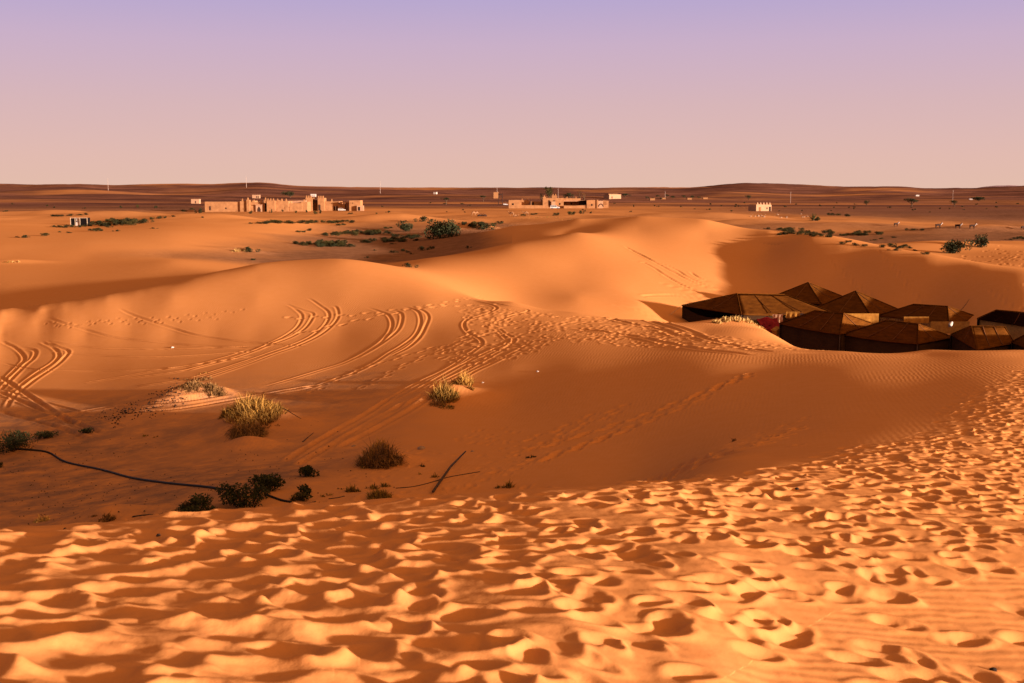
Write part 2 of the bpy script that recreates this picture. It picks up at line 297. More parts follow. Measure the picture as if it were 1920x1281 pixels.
def rut(pts, wd=.15, depth=.07, berm=.045):
    w = walk(pts, .12); lo = w.min(0) - 1.2; hi = w.max(0) + 1.2
    D2 = np.full(GX.shape, 9.0, np.float32); T = np.zeros(GX.shape, np.float32)
    n_ = len(w)
    for k_, (x, y) in enumerate(w):
        q = window(x, y, .8); d2_ = (GX[q] - x) ** 2 + (GY[q] - y) ** 2
        near_ = d2_ < D2[q]; D2[q] = np.where(near_, d2_, D2[q]); T[q] = np.where(near_, k_ / n_, T[q])
    sel = D2 < .64; d_ = np.sqrt(D2[sel]); fade = sstep(0, .06, T[sel]) * (1 - sstep(.94, 1, T[sel])) * (.75 + .5 * vnoise(T[sel] * n_ * .12 / 1.7, 3.3 + wd * 40))
    DZ[sel] = DZ[sel] * (1 - .6 * np.exp(-(d_ / wd) ** 2)) + fade * (-depth * np.exp(-(d_ / wd) ** 2) + berm * np.exp(-((d_ - 1.75 * wd) / (.7 * wd)) ** 2))
    GRIP[sel] = np.minimum(GRIP[sel], sstep(.3, .5, d_))
def steps(pts, stride=.62, a=.21, b=.11, depth=.085, gap=.13):
    w = walk(pts, stride)
    for i in range(len(w) - 1):
        an = math.atan2(w[i + 1][1] - w[i][1], w[i + 1][0] - w[i][0]); s_ = (1 if i % 2 else -1) * gap * RNG.uniform(.6, 1.3)
        stamp(w[i][0] - s_ * math.sin(an), w[i][1] + s_ * math.cos(an), an, a * RNG.uniform(.85, 1.2), b, depth * RNG.uniform(.7, 1.2), depth * .35, .4)
z4 = lambda L: [(480 + .302 * a, 520 + .302 * b_) for a, b_ in L]
z8 = lambda L: [(.25 * a, 480 + .25 * b_) for a, b_ in L]
z6 = lambda L: [(1240 + .1875 * a, 510 + .1875 * b_) for a, b_ in L]
z5 = lambda L: [(900 + .2604 * a, 640 + .2604 * b_) for a, b_ in L]
z7 = lambda L: [(1300 + .323 * a, 640 + .323 * b_) for a, b_ in L]
for L in ([(135, 175), (200, 172), (265, 215), (285, 250), (255, 310), (180, 365), (80, 415), (0, 455), (-200, 520), (-500, 590), (-900, 640)],
          [(210, 175), (290, 205), (350, 225), (345, 260), (300, 320), (210, 375), (60, 430), (-150, 505), (-450, 585)],
          [(275, 135), (330, 135), (400, 180), (445, 215), (450, 255), (415, 310), (340, 370), (230, 420), (100, 465), (-100, 535), (-420, 630), (-800, 690)],
          [(420, 185), (490, 182), (510, 225), (500, 265), (450, 320), (370, 375), (250, 430), (120, 475), (-80, 550), (-350, 640)],
          [(680, 185), (760, 210), (820, 235), (845, 285), (830, 340), (780, 400), (700, 455), (620, 500), (530, 540), (400, 580), (200, 640), (50, 680)],
          [(850, 205), (900, 225), (905, 270), (880, 330), (810, 390), (720, 450), (620, 505)],
          [(900, 180), (990, 205), (1020, 250), (1015, 310), (980, 370), (900, 430), (830, 470), (740, 530), (620, 590), (450, 650), (300, 700), (150, 720)],
          [(960, 180), (1040, 210), (1070, 250), (1050, 310), (1010, 380), (940, 440), (840, 490)],
          [(1200, 122), (1350, 145), (1490, 185), (1450, 220), (1380, 245), (1310, 265), (1290, 300), (1320, 345), (1390, 385), (1400, 420), (1350, 460), (1270, 520), (1170, 580), (1000, 660), (850, 740), (700, 830), (520, 930), (350, 1040), (180, 1130)],
          [(1400, 145), (1530, 172), (1690, 205), (1600, 235), (1530, 260), (1490, 290), (1530, 340), (1600, 380), (1580, 420), (1480, 480), (1300, 580), (1100, 680), (900, 790), (700, 900), (450, 1050)],
          [(1470, 270), (1480, 310), (1540, 370), (1560, 410), (1430, 470), (1250, 560), (1000, 700), (760, 820)],
          [(1730, 385), (1650, 440), (1500, 520), (1350, 590), (1200, 680)]):
    rut(z4(L), .075, .042, .025)
for L in ([(340, 640), (420, 680), (510, 715), (480, 770), (400, 840), (250, 940), (100, 1060), (40, 1150)], [(300, 640), (400, 690), (440, 745), (400, 800), (250, 900), (60, 1050)],
          [(0, 640), (110, 690), (180, 760), (150, 820), (20, 950)], [(150, 690), (260, 710), (250, 770), (180, 830), (60, 950), (0, 1010)]):
    rut(z8(L), .085, .06, .035)
for L in ([(360, 470), (560, 530), (800, 600), (1000, 630), (1300, 660), (1550, 680), (1900, 690)], [(880, 390), (1010, 450), (1250, 530), (1450, 590), (1700, 630), (1900, 650), (2300, 680)],
          [(0, 800), (250, 850), (600, 865), (1000, 860), (1400, 830), (1700, 760), (1900, 690)], [(400, 720), (700, 745), (1100, 760), (1500, 745), (1900, 715)],
          [(330, 640), (700, 690), (1000, 700), (1350, 700), (1900, 680)], [(600, 960), (900, 910), (1300, 840), (1600, 800), (1900, 755)],
          [(0, 1000), (200, 1060), (450, 1130), (700, 1200), (950, 1290)], [(0, 1060), (250, 1130), (500, 1230), (760, 1330)], [(200, 1160), (500, 1200), (900, 1180), (1250, 1120)],
          [(0, 410), (200, 380), (400, 345), (600, 320), (850, 285)]):
    rut(z8(L), .075, .05, .03)
for L in ([(0, 20), (200, 130), (450, 230), (680, 290)], [(-300, -120), (-150, -80), (50, 40), (250, 150), (500, 230), (700, 265)], [(-380, -260), (-200, -170), (0, -60), (150, 20), (350, 120), (600, 200), (740, 230)],
          [(280, 0), (450, 90), (800, 170), (1100, 225)], [(-330, -230), (-80, -110), (130, -30), (280, 60), (520, 165), (760, 240)], [(-30, 100), (250, 190), (480, 260), (640, 300)],
          [(-200, 240), (100, 232), (420, 262)]):
    rut(z6(L), .16, .09, .05)
for L in ([(-600, 330), (-300, 360), (0, 500), (200, 560), (420, 650)], [(-700, 420), (-300, 520), (0, 580), (200, 660)], [(-200, 470), (300, 620), (650, 720), (1100, 800), (1800, 815)], [(-900, 560), (-300, 640), (300, 760), (900, 830)]):
    rut(z6(L), .16, .06, .045)
for L in ([(1900, 255), (1500, 410), (1200, 530), (950, 610), (750, 680), (500, 740), (250, 800)], [(1620, 400), (1350, 520), (1000, 650), (650, 780), (300, 890)], [(1060, 465), (800, 540), (560, 640), (220, 745)],
          [(1000, 520), (760, 600), (480, 730), (100, 870)], [(2100, 690), (1850, 760), (1700, 810), (1500, 905), (1300, 970), (1100, 1030)], [(560, 830), (300, 900), (0, 985)]):
    steps(z5(L))
for L in ([(680, 440), (450, 520), (250, 590), (0, 700)], [(640, 600), (560, 635)]): steps(z7(L), .6, .18, .09, .04)
for L in ([(1500, 170), (1000, 190), (600, 235), (100, 260)], [(1400, 120), (900, 215), (500, 300), (200, 365)], [(1100, 440), (700, 560), (500, 640), (300, 740)], [(1300, 395), (900, 560), (620, 720)]):
    steps(z4(L), .7, .2, .11, .045)
steps(z8([(360, 500), (560, 530), (800, 480), (1200, 470), (1500, 440), (1900, 400)]), .5, .12, .07, .03); steps(z8([(450, 520), (700, 500), (1100, 500), (1700, 460)]), .5, .12, .07, .03)
for L in ([(1650, 470), (1690, 520), (1720, 560), (1735, 590)], [(1560, 490), (1600, 530), (1640, 560)], [(1860, 545), (1890, 570), (1930, 590)], [(1930, 530), (1880, 545), (1840, 560)]): steps(L, .8, .2, .13, .05)
for L in ([(735, 745), (690, 775), (640, 803), (585, 835), (535, 866)], [(765, 752), (712, 785), (655, 816), (600, 848), (560, 872)], [(800, 735), (742, 772), (682, 806), (615, 842)], [(812, 742), (760, 775), (700, 808), (640, 838)],
          [(0, 735), (60, 762), (130, 790), (190, 812)], [(0, 772), (50, 786), (110, 802), (160, 822)], [(0, 706), (50, 740), (95, 770), (140, 800)], [(120, 800), (220, 778), (330, 768), (420, 754), (500, 740), (600, 722)], [(60, 790), (200, 765), (330, 752), (430, 738)]):
    rut(L, .11, .10, .05)
for L in ([(1410, 702), (1320, 738), (1230, 772), (1140, 802), (1060, 826), (980, 850)], [(1330, 742), (1250, 777), (1160, 812), (1070, 845), (1000, 868)], [(1500, 802), (1400, 842), (1300, 873), (1200, 907)]): steps(L, .55, .26, .13, .11)
# ground churned by feet between the tracks and the tents
bx = RNG.uniform(-4, 17, 2600); by = RNG.uniform(44, 70, 2600); qx, qy = to_px(bx, by, base(bx, by))
ok2 = inpoly(qx, qy, [(860, 570), (1000, 585), (1130, 596), (1290, 622), (1440, 642), (1560, 658), (1400, 656), (1200, 652), (1060, 640), (1000, 662), (900, 690), (800, 668), (880, 620)])
for i in np.where(ok2)[0]: stamp(bx[i], by[i], RNG.uniform(0, 3.14), RNG.uniform(.14, .24), RNG.uniform(.10, .15), RNG.uniform(.010, .034), .010, .5)
bx = RNG.uniform(-12, 9, 2200); by = RNG.uniform(24, 40, 2200); qx, qy = to_px(bx, by, base(bx, by))
ok2 = inpoly(qx, qy, [(640, 880), (900, 800), (1060, 790), (1180, 770), (1000, 870), (880, 930), (760, 940), (600, 920)])
for i in np.where(ok2 & (RNG.random(2200) < .35))[0]: stamp(bx[i], by[i], RNG.normal(.6, .4), RNG.uniform(.12, .2), RNG.uniform(.08, .11), RNG.uniform(.02, .04), .012, .5)
bx = RNG.uniform(40, 75, 1500); by = RNG.uniform(118, 165, 1500); qx, qy = to_px(bx, by, base(bx, by))
for i in np.where(inpoly(qx, qy, [(1700, 500), (1920, 455), (2000, 455), (2000, 520), (1800, 510)]) & (RNG.random(1500) < .25))[0]: stamp(bx[i], by[i], RNG.uniform(0, 3), .3, .2, .07, .03, .4)
GZ = GZ + DZ

na, nr = GZ.shape
co = np.stack([GX, GY, GZ], -1).reshape(-1, 3).astype(np.float32)
ii, jj = np.meshgrid(np.arange(na), np.arange(nr - 1), indexing='ij'); i2 = (ii + 1) % na
faces = np.stack([ii * nr + jj, ii * nr + jj + 1, i2 * nr + jj + 1, i2 * nr + jj], -1).reshape(-1, 4).astype(np.int32)
me = bpy.data.meshes.new('ground'); me.vertices.add(len(co)); me.vertices.foreach_set('co', co.ravel())
me.loops.add(faces.size); me.loops.foreach_set('vertex_index', faces.ravel())
me.polygons.add(len(faces)); me.polygons.foreach_set('loop_start', np.arange(0, faces.size, 4, dtype=np.int32))
me.polygons.foreach_set('use_smooth', np.ones(len(faces), bool)); me.update(calc_edges=True)
def attr(name, v):
    at_ = me.attributes.new(name, 'FLOAT', 'POINT'); at_.data.foreach_set('value', v.ravel().astype(np.float32))
# stone pavement and gravel between the dunes
px_, py_ = to_px(GX, np.maximum(GY, .1), GZ)
nz1 = fbm(GX / 23, GY / 23, 4); nz2 = fbm(GX / 210, GY / 420 + 9, 5); nz3 = fbm(GX / 6, GY / 6, 4)
grav = sstep(320, 640, RR[None, :] + 420 * nz2 + 60 * nz1) * np.clip(1.0 + .8 * nz2 + .8 * fbm(GX / 700, GY / 140, 4), .15, 1)
lowland = 1 - sstep(1.5, 2.6, GZ - .6 * nz1)
mid_ = sstep(112, 126, GY) * (1 - sstep(200, 330, RR[None, :] + 60 * nz1)) * sstep(-44, -27, GX + 10 * nz1)
dune_side = (GX > 0) & (GY < np.where(GX < 17, 162, 160 - (GX - 17) * 2.4)); dune_side |= (GX > 38) & (GY < 180); mid_ = np.where(dune_side, 0, mid_)
grav = np.maximum(grav, .92 * lowland * mid_)
grav = np.maximum(grav, .35 * sstep(200, 320, RR[None, :]) * np.clip(.6 + nz2 + nz1, 0, 1))
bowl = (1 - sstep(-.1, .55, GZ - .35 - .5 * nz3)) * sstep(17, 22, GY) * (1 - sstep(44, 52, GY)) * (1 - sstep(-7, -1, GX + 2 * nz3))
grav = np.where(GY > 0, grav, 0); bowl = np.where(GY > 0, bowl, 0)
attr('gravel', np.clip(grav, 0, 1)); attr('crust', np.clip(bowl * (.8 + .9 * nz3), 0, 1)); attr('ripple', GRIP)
gob = bpy.data.objects.new('ground', me); C.objects.link(gob); gob['kind'] = 'structure'
gob['label'] = 'orange sand dunes with footprints and wheel tracks'

def newmat(name):
    m = bpy.data.materials.new(name); m.use_nodes = True; t = m.node_tree; b = t.nodes['Principled BSDF']; b.inputs['Specular IOR Level'].default_value = .1
    b.inputs['Roughness'].default_value = .9; return m, t, b
def mixc(t, f, a, b_, mode='MIX'):
    n_ = t.nodes.new('ShaderNodeMix'); n_.data_type = 'RGBA'; n_.blend_type = mode
    for s, v in ((0, f), (6, a), (7, b_)):
        if hasattr(v, 'links'): t.links.new(v, n_.inputs[s])
        else: n_.inputs[s].default_value = v
    return n_.outputs[2]
def noise(t, vec, scale, detail=4, rough=.6):
    n_ = t.nodes.new('ShaderNodeTexNoise'); n_.inputs['Scale'].default_value = scale; n_.inputs['Detail'].default_value = detail; n_.inputs['Roughness'].default_value = rough
    t.links.new(vec, n_.inputs['Vector']); return n_.outputs['Fac']
def mrange(t, v, a, b_, c=0, d=1):
    n_ = t.nodes.new('ShaderNodeMapRange'); t.links.new(v, n_.inputs[0])
    for s, q in zip((1, 2, 3, 4), (a, b_, c, d)): n_.inputs[s].default_value = q
    return n_.outputs[0]
def math_(t, op, a, b_=0):
    n_ = t.nodes.new('ShaderNodeMath'); n_.operation = op
    for s, v in ((0, a), (1, b_)):
        if hasattr(v, 'links'): t.links.new(v, n_.inputs[s])
        else: n_.inputs[s].default_value = v
    return n_.outputs[0]
def attrn(t, name):
    n_ = t.nodes.new('ShaderNodeAttribute'); n_.attribute_name = name; return n_.outputs['Fac']
m, t, b = newmat('sand'); geo = t.nodes.new('ShaderNodeNewGeometry').outputs['Position']
SAND = (.60, .232, .066, 1)
c = mixc(t, mrange(t, noise(t, geo, .035, 3), .35, .65), (.60, .247, .078, 1), (.57, .224, .065, 1))
c = mixc(t, mrange(t, noise(t, geo, 2.2, 5, .7), .3, .7, 0, .35), c, (.66, .29, .115, 1))
c = mixc(t, mrange(t, noise(t, geo, 160, 2, .7), .35, .75, 0, .3), c, (.40, .15, .045, 1))
gc = mixc(t, mrange(t, noise(t, geo, .6, 6, .75), .35, .7), (.15, .068, .038, 1), (.30, .14, .072, 1))
gc = mixc(t, mrange(t, noise(t, geo, 4, 4, .8), .5, .75, 0, .7), gc, (.13, .06, .034, 1))
mpf = t.nodes.new('ShaderNodeMapping'); mpf.inputs['Scale'].default_value = (.22, 1, 1); t.links.new(geo, mpf.inputs[0])
farc = mixc(t, mrange(t, noise(t, mpf.outputs[0], .016, 7, .75), .40, .64), (.085, .036, .028, 1), (.25, .105, .066, 1))
cd = t.nodes.new('ShaderNodeVectorMath'); cd.operation = 'LENGTH'; t.links.new(geo, cd.inputs[0])
gc = mixc(t, mrange(t, cd.outputs['Value'], 250, 700), gc, farc)
c = mixc(t, attrn(t, 'gravel'), c, gc)
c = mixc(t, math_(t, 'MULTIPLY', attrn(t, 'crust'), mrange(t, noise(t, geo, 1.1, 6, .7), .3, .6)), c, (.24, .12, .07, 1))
t.links.new(c, b.inputs['Base Color']); b.inputs['Roughness'].default_value = 1; b.inputs['Specular IOR Level'].default_value = 0
# wind ripples and grain
def ripples(rot, scale, dist):
    wv = t.nodes.new('ShaderNodeTexWave'); wv.inputs['Scale'].default_value = scale; wv.inputs['Distortion'].default_value = dist; wv.inputs['Detail'].default_value = 2; wv.inputs['Detail Scale'].default_value = .8
    mp = t.nodes.new('ShaderNodeMapping'); mp.inputs['Rotation'].default_value = (0, 0, math.radians(rot)); t.links.new(geo, mp.inputs[0]); t.links.new(mp.outputs[0], wv.inputs['Vector']); return wv.outputs['Fac']
mask = math_(t, 'MULTIPLY', attrn(t, 'ripple'), mrange(t, noise(t, geo, .16, 3), .40, .64))
dist_ = cd.outputs['Value']
rn = math_(t, 'MULTIPLY', ripples(70, 2.3, 3.5), mrange(t, dist_, 14, 24, .22, 0))
rf = math_(t, 'MULTIPLY', ripples(14, 2.3, 4.0), mrange(t, dist_, 16, 30, 0, .21))
rip = math_(t, 'MULTIPLY', math_(t, 'MULTIPLY', math_(t, 'ADD', rn, rf), mask), mrange(t, dist_, 85, 150, 1, 0))
grain = math_(t, 'MULTIPLY', noise(t, geo, 55, 3, .7), .10)
peb = math_(t, 'MULTIPLY', noise(t, geo, 2.5, 6, .8), math_(t, 'ADD', math_(t, 'MULTIPLY', attrn(t, 'gravel'), 9), math_(t, 'MULTIPLY', attrn(t, 'crust'), 2.5)))
bp = t.nodes.new('ShaderNodeBump'); bp.inputs['Strength'].default_value = 1; bp.inputs['Distance'].default_value = .018
t.links.new(math_(t, 'ADD', math_(t, 'ADD', rip, grain), peb), bp.inputs['Height']); t.links.new(bp.outputs[0], b.inputs['Normal'])
me.materials.append(m)

# ------------------------------------------------------------------ helpers for things
class MB:
    def __init__(s): s.v = []; s.f = []; s.m = []; s.t = []
    def add(s, vs, fs, mi=0, tone=None):
        o = len(s.v); s.v += [tuple(v) for v in vs]; s.f += [tuple(o + i for i in f) for f in fs]; s.m += [mi] * len(fs)
        s.t += (tone if isinstance(tone, list) else [.5 if tone is None else tone] * len(vs))
    def box(s, x0, x1, y0, y1, z0, z1, mi=0):
        s.add([(x0, y0, z0), (x1, y0, z0), (x1, y1, z0), (x0, y1, z0), (x0, y0, z1), (x1, y0, z1), (x1, y1, z1), (x0, y1, z1)],
              [(3, 2, 1, 0), (4, 5, 6, 7), (0, 1, 5, 4), (1, 2, 6, 5), (2, 3, 7, 6), (3, 0, 4, 7)], mi)
    def tube(s, pts, rad, sides=6, mi=0, tone=None):
        pts = [Vector(p) for p in pts]; n_ = len(pts); rad = rad if hasattr(rad, '__len__') else [rad] * n_; vs = []
        for i, p in enumerate(pts):
            d = (pts[min(i + 1, n_ - 1)] - pts[max(i - 1, 0)]).normalized(); u = d.orthogonal().normalized() if abs(d.z) < .95 else Vector((1, 0, 0))
            if abs(d.z) < .95: u = d.cross(Vector((0, 0, 1))).normalized()
            w = d.cross(u)
            vs += [p + (u * math.cos(2 * math.pi * k / sides) + w * math.sin(2 * math.pi * k / sides)) * rad[i] for k in range(sides)]
        fs = [(i * sides + k, i * sides + (k + 1) % sides, (i + 1) * sides + (k + 1) % sides, (i + 1) * sides + k) for i in range(n_ - 1) for k in range(sides)]
        s.add(vs, fs + [tuple(range(sides))[::-1], tuple((n_ - 1) * sides + k for k in range(sides))], mi, tone)
    def build(s, name, mats, parent=None, smooth=False):
        me_ = bpy.data.meshes.new(name); me_.from_pydata(s.v, [], s.f)
        mats = mats if isinstance(mats, (list, tuple)) else [mats]
        for m_ in mats: me_.materials.append(m_)
        me_.polygons.foreach_set('material_index', s.m)
        a_ = me_.attributes.new('tone', 'FLOAT', 'POINT'); a_.data.foreach_set('value', s.t)
        if smooth: me_.polygons.foreach_set('use_smooth', [True] * len(s.f))
        o = bpy.data.objects.new(name, me_); C.objects.link(o)
        if parent is not None: o.parent = parent
        return o
def tag(o, label, cat, group=None, kind=None):
    o['label'] = label; o['category'] = cat
    if group: o['group'] = group
    if kind: o['kind'] = kind
    return o
def thing(name, label, cat, loc=(0, 0, 0), rz=0, group=None):
    o = bpy.data.objects.new(name, None); C.objects.link(o); o.location = loc; o.rotation_euler = (0, 0, rz); o.empty_display_size = .3
    return tag(o, label, cat, group)
def dup(o, loc, rz=0, sc=None, label=None, group=None):
    r = o.copy(); C.objects.link(r); r.location = loc; r.rotation_euler = (0, 0, rz)
    if sc is not None: r.scale = sc if hasattr(sc, '__len__') else (sc,) * 3
    if label: r['label'] = label
    if group: r['group'] = group
    for ch in list(o.children):
        c_ = ch.copy(); C.objects.link(c_); c_.parent = r
        for g in list(ch.children):
            e_ = g.copy(); C.objects.link(e_); e_.parent = c_
    return r
def simple(name, col, col2=None, scale=3, rough=.9, tone=0, spec=.1):
    m_, t_, b_ = newmat(name); g_ = t_.nodes.new('ShaderNodeNewGeometry').outputs['Position']
    c_ = mixc(t_, mrange(t_, noise(t_, g_, scale, 5, .65), .35, .65), col + (1,), (col2 or tuple(q * .75 for q in col)) + (1,))
    if tone:
        c_ = mixc(t_, attrn(t_, 'tone'), c_, tuple(min(1, q * tone) for q in (col if isinstance(tone, (int, float)) else col)) + (1,))
    t_.links.new(c_, b_.inputs['Base Color']); b_.inputs['Roughness'].default_value = rough; b_.inputs['Specular IOR Level'].default_value = spec
    return m_
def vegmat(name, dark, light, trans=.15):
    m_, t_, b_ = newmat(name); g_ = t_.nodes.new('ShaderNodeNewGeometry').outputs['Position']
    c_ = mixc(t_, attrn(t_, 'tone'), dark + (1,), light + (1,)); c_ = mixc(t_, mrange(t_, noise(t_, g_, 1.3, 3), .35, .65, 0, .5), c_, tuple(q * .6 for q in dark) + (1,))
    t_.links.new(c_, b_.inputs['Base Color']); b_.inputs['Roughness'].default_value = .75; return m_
M = dict(
    shrub=vegmat('shrub_leaf', (.020, .022, .009), (.055, .055, .018)), shrub_far=vegmat('far_shrub_leaf', (.022, .019, .008), (.070, .055, .016)),
    green=vegmat('low_shrub_leaf', (.034, .028, .009), (.105, .080, .020)), grass=vegmat('dry_grass', (.14, .070, .016), (.70, .36, .072)),
    straw=vegmat('pale_straw', (.42, .25, .08), (.78, .50, .17)), dead=vegmat('dead_grass', (.10, .050, .018), (.46, .23, .070)), olive=vegmat('olive_grass', (.08, .052, .012), (.46, .26, .05)),
    twig=simple('twig_bark', (.07, .04, .022)), trunk=simple('acacia_bark', (.12, .065, .035)), palm=vegmat('palm_leaf', (.03, .034, .012), (.11, .10, .03)),
    mud=simple('mud_plaster', (.38, .178, .072), (.27, .12, .048), .8), mudpale=simple('pale_plaster', (.44, .24, .135), (.37, .20, .11), .9), muddark=simple('old_mud_brick', (.40, .20, .11), (.30, .15, .08), 1.2),
    door=simple('dark_wood_door', (.05, .025, .018)), brown=simple('brown_wood_door', (.26, .11, .04)), dark=simple('dark_opening', (.018, .010, .008)), white=simple('white_paint', (.56, .47, .41), (.48, .40, .35)),
    metal=simple('grey_metal', (.30, .27, .25)), black=simple('black_rubber', (.018, .016, .015), rough=.6), glass=simple('tinted_glass', (.03, .03, .035), rough=.15, spec=.5), carpaint=simple('silver_car_paint', (.62, .58, .56), rough=.35, spec=.5),
    pole=simple('pale_concrete', (.45, .33, .27)), rope=simple('pale_rope', (.50, .36, .24)), wood=simple('weathered_wood', (.085, .055, .045), (.05, .033, .028), 9), stone=simple('dark_stone', (.03, .018, .013)), palestone=simple('pale_stone', (.36, .22, .14)),
    yellow=simple('ochre_cloth', (.44, .20, .035), (.30, .12, .02), 5), mat=simple('reed_mat', (.42, .21, .055), (.28, .13, .035), 6), red=simple('crimson_rug', (.26, .018, .025), (.14, .010, .016), 6), skin=simple('skin', (.35, .18, .10)),
    camelfur=simple('camel_fur', (.30, .15, .07), (.20, .09, .04), 2), camelpale=simple('pale_camel_fur', (.50, .28, .14), (.40, .21, .10), 2), shade=simple('black_shade_cloth', (.006, .004, .004)), cloth=simple('dark_clothing', (.05, .035, .04)),
)
# woven goat-hair tent cloth: narrow strips sewn side by side
def tentmat(name, c1, c2, stripe):
    m_, t_, b_ = newmat(name); tcn = t_.nodes.new('ShaderNodeTexCoord').outputs['Object']
    g_ = t_.nodes.new('ShaderNodeNewGeometry').outputs['Position']
    mpn = t_.nodes.new('ShaderNodeMapping'); mpn.inputs['Scale'].default_value = (.9, .9, 6); t_.links.new(g_, mpn.inputs[0])
    c_ = mixc(t_, mrange(t_, noise(t_, mpn.outputs[0], 1.6, 5, .7), .35, .68), c1 + (1,), c2 + (1,))
    c_ = mixc(t_, mrange(t_, noise(t_, g_, 26, 3, .8), .5, .8, 0, .45), c_, tuple(q * 1.6 for q in c1) + (1,))
    c_ = mixc(t_, mrange(t_, noise(t_, g_, .7, 4, .7), .55, .75, 0, .45), c_, tuple(q * .45 for q in c2) + (1,))
    t_.links.new(c_, b_.inputs['Base Color']); b_.inputs['Roughness'].default_value = 1; b_.inputs['Specular IOR Level'].default_value = 0
    bb = t_.nodes.new('ShaderNodeBump'); bb.inputs['Strength'].default_value = .7; bb.inputs['Distance'].default_value = .03; t_.links.new(noise(t_, mpn.outputs[0], 3, 4, .7), bb.inputs['Height']); t_.links.new(bb.outputs[0], b_.inputs['Normal'])
    return m_
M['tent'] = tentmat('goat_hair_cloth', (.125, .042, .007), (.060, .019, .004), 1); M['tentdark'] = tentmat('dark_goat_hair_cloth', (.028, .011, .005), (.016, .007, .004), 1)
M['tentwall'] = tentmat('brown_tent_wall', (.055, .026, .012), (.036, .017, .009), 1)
M['strip'] = simple('worn_strip', (.17, .065, .022), (.09, .034, .012), 4)
def checks(name, ca, cb, sc):
    m_, t_, b_ = newmat(name); u_ = t_.nodes.new('ShaderNodeTexCoord').outputs['Object']; ck = t_.nodes.new('ShaderNodeTexChecker'); ck.inputs['Scale'].default_value = sc
    mp_ = t_.nodes.new('ShaderNodeMapping'); mp_.inputs['Location'].default_value = (.013, .017, .011); t_.links.new(u_, mp_.inputs[0])
    t_.links.new(mp_.outputs[0], ck.inputs['Vector']); ck.inputs[1].default_value = ca + (1,); ck.inputs[2].default_value = cb + (1,); t_.links.new(ck.outputs[0], b_.inputs['Base Color']); return m_
M['plaid'] = checks('plaid_blanket', (.74, .46, .28), (.58, .26, .13), 5.5)
M['pattern'] = checks('patterned_mat', (.45, .22, .05), (.22, .09, .03), 7)

# ------------------------------------------------------------------ vegetation
def leaves(mb, cx_, cy_, cz, rx, ry, rz_, n_, size, lumps=5, shell=.45, floor_=-.1, rnd=random):
    cl = [(rnd.gauss(0, .42), rnd.gauss(0, .42), rnd.uniform(-.25, .55), rnd.uniform(.38, .62)) for _ in range(lumps)] + [(0, 0, 0, .75)]
    for _ in range(n_):
        a, b_, c_, r_ = cl[rnd.randrange(len(cl))]
        while True:
            d = Vector((rnd.gauss(0, 1), rnd.gauss(0, 1), rnd.gauss(0, 1)))
            if d.length > .1: break
        d.normalize(); rr = r_ * (shell + (1.06 - shell) * rnd.random() ** .6)
        p = Vector((a, b_, c_)) + d * rr
        if p.z < floor_: p.z = floor_ + rnd.random() * .15
        q = Vector((cx_ + p.x * rx, cy_ + p.y * ry, cz + p.z * rz_))
        u = (d + Vector((rnd.gauss(0, .7), rnd.gauss(0, .7), rnd.gauss(0, .7)))).normalized(); w = u.cross(Vector((rnd.gauss(0, 1), rnd.gauss(0, 1), rnd.gauss(0, 1)))).normalized()
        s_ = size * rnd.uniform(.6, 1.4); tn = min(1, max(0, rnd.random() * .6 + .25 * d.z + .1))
        mb.add([q - u * s_, q + w * s_ * .45, q + u * s_, q - w * s_ * .45], [(0, 1, 2, 3)], 0, tn)
def stems(mb, r, h, n_, rad, rnd=random):
    for k in range(n_):
        a = rnd.uniform(0, 6.28); d = Vector((math.cos(a), math.sin(a), 0)) * r * rnd.uniform(.2, .8)
        mb.tube([(0, 0, -.1), (d.x * .4, d.y * .4, h * .35), (d.x, d.y, h * rnd.uniform(.6, .9))], [rad, rad * .7, rad * .3], 5)
def shrub(name, label, cat, p, w, h, n_=900, leaf=.06, mat='shrub', group=None, lumps=6, depth=None):
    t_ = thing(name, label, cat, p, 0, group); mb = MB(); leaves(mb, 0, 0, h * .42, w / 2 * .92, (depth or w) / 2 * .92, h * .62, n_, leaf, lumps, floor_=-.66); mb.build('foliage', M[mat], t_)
    sb = MB(); stems(sb, w / 2, h, 7, .02 * max(1, w)); sb.build('stem', M['twig'], t_); return t_
def blades(mb, p, rad, n_, length, spread, wd, droop=.5, rnd=random, tone=(0, 1), gz=None):
    for _ in range(n_):
        a = rnd.uniform(0, 6.283); f = rnd.random() ** .6; rr = rad * f; x = p[0] + rr * math.cos(a) * rnd.uniform(.8, 1.2); y = p[1] + rr * math.sin(a)
        b_ = Vector((x, y, p[2] - .04)); an = a + rnd.gauss(0, .6)
        out = Vector((math.cos(an), math.sin(an), 0)) * spread * (.25 + .9 * f) * rnd.uniform(.4, 1.25) + Vector((rnd.gauss(0, .16), rnd.gauss(0, .16), 0))
        L = length * rnd.uniform(.45, 1.12) * (1.05 - .5 * f * f); side = Vector((-math.sin(an + rnd.gauss(0, 1)), math.cos(an + rnd.gauss(0, 1)), 0)) * wd * rnd.uniform(.6, 1.3)
        dr = droop * rnd.uniform(.3, 1.0) * min(1.4, out.length)
        p1 = b_ + Vector((out.x * .4 * L, out.y * .4 * L, .62 * L * (1 - .25 * dr))); p2 = b_ + Vector((out.x * L, out.y * L, L * (1 - dr)))
        tn = rnd.uniform(*tone)
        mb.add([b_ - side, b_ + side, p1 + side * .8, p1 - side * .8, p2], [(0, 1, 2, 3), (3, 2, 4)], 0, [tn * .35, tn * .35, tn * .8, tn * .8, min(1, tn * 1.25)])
def px_scale(p): return p.y / FPX
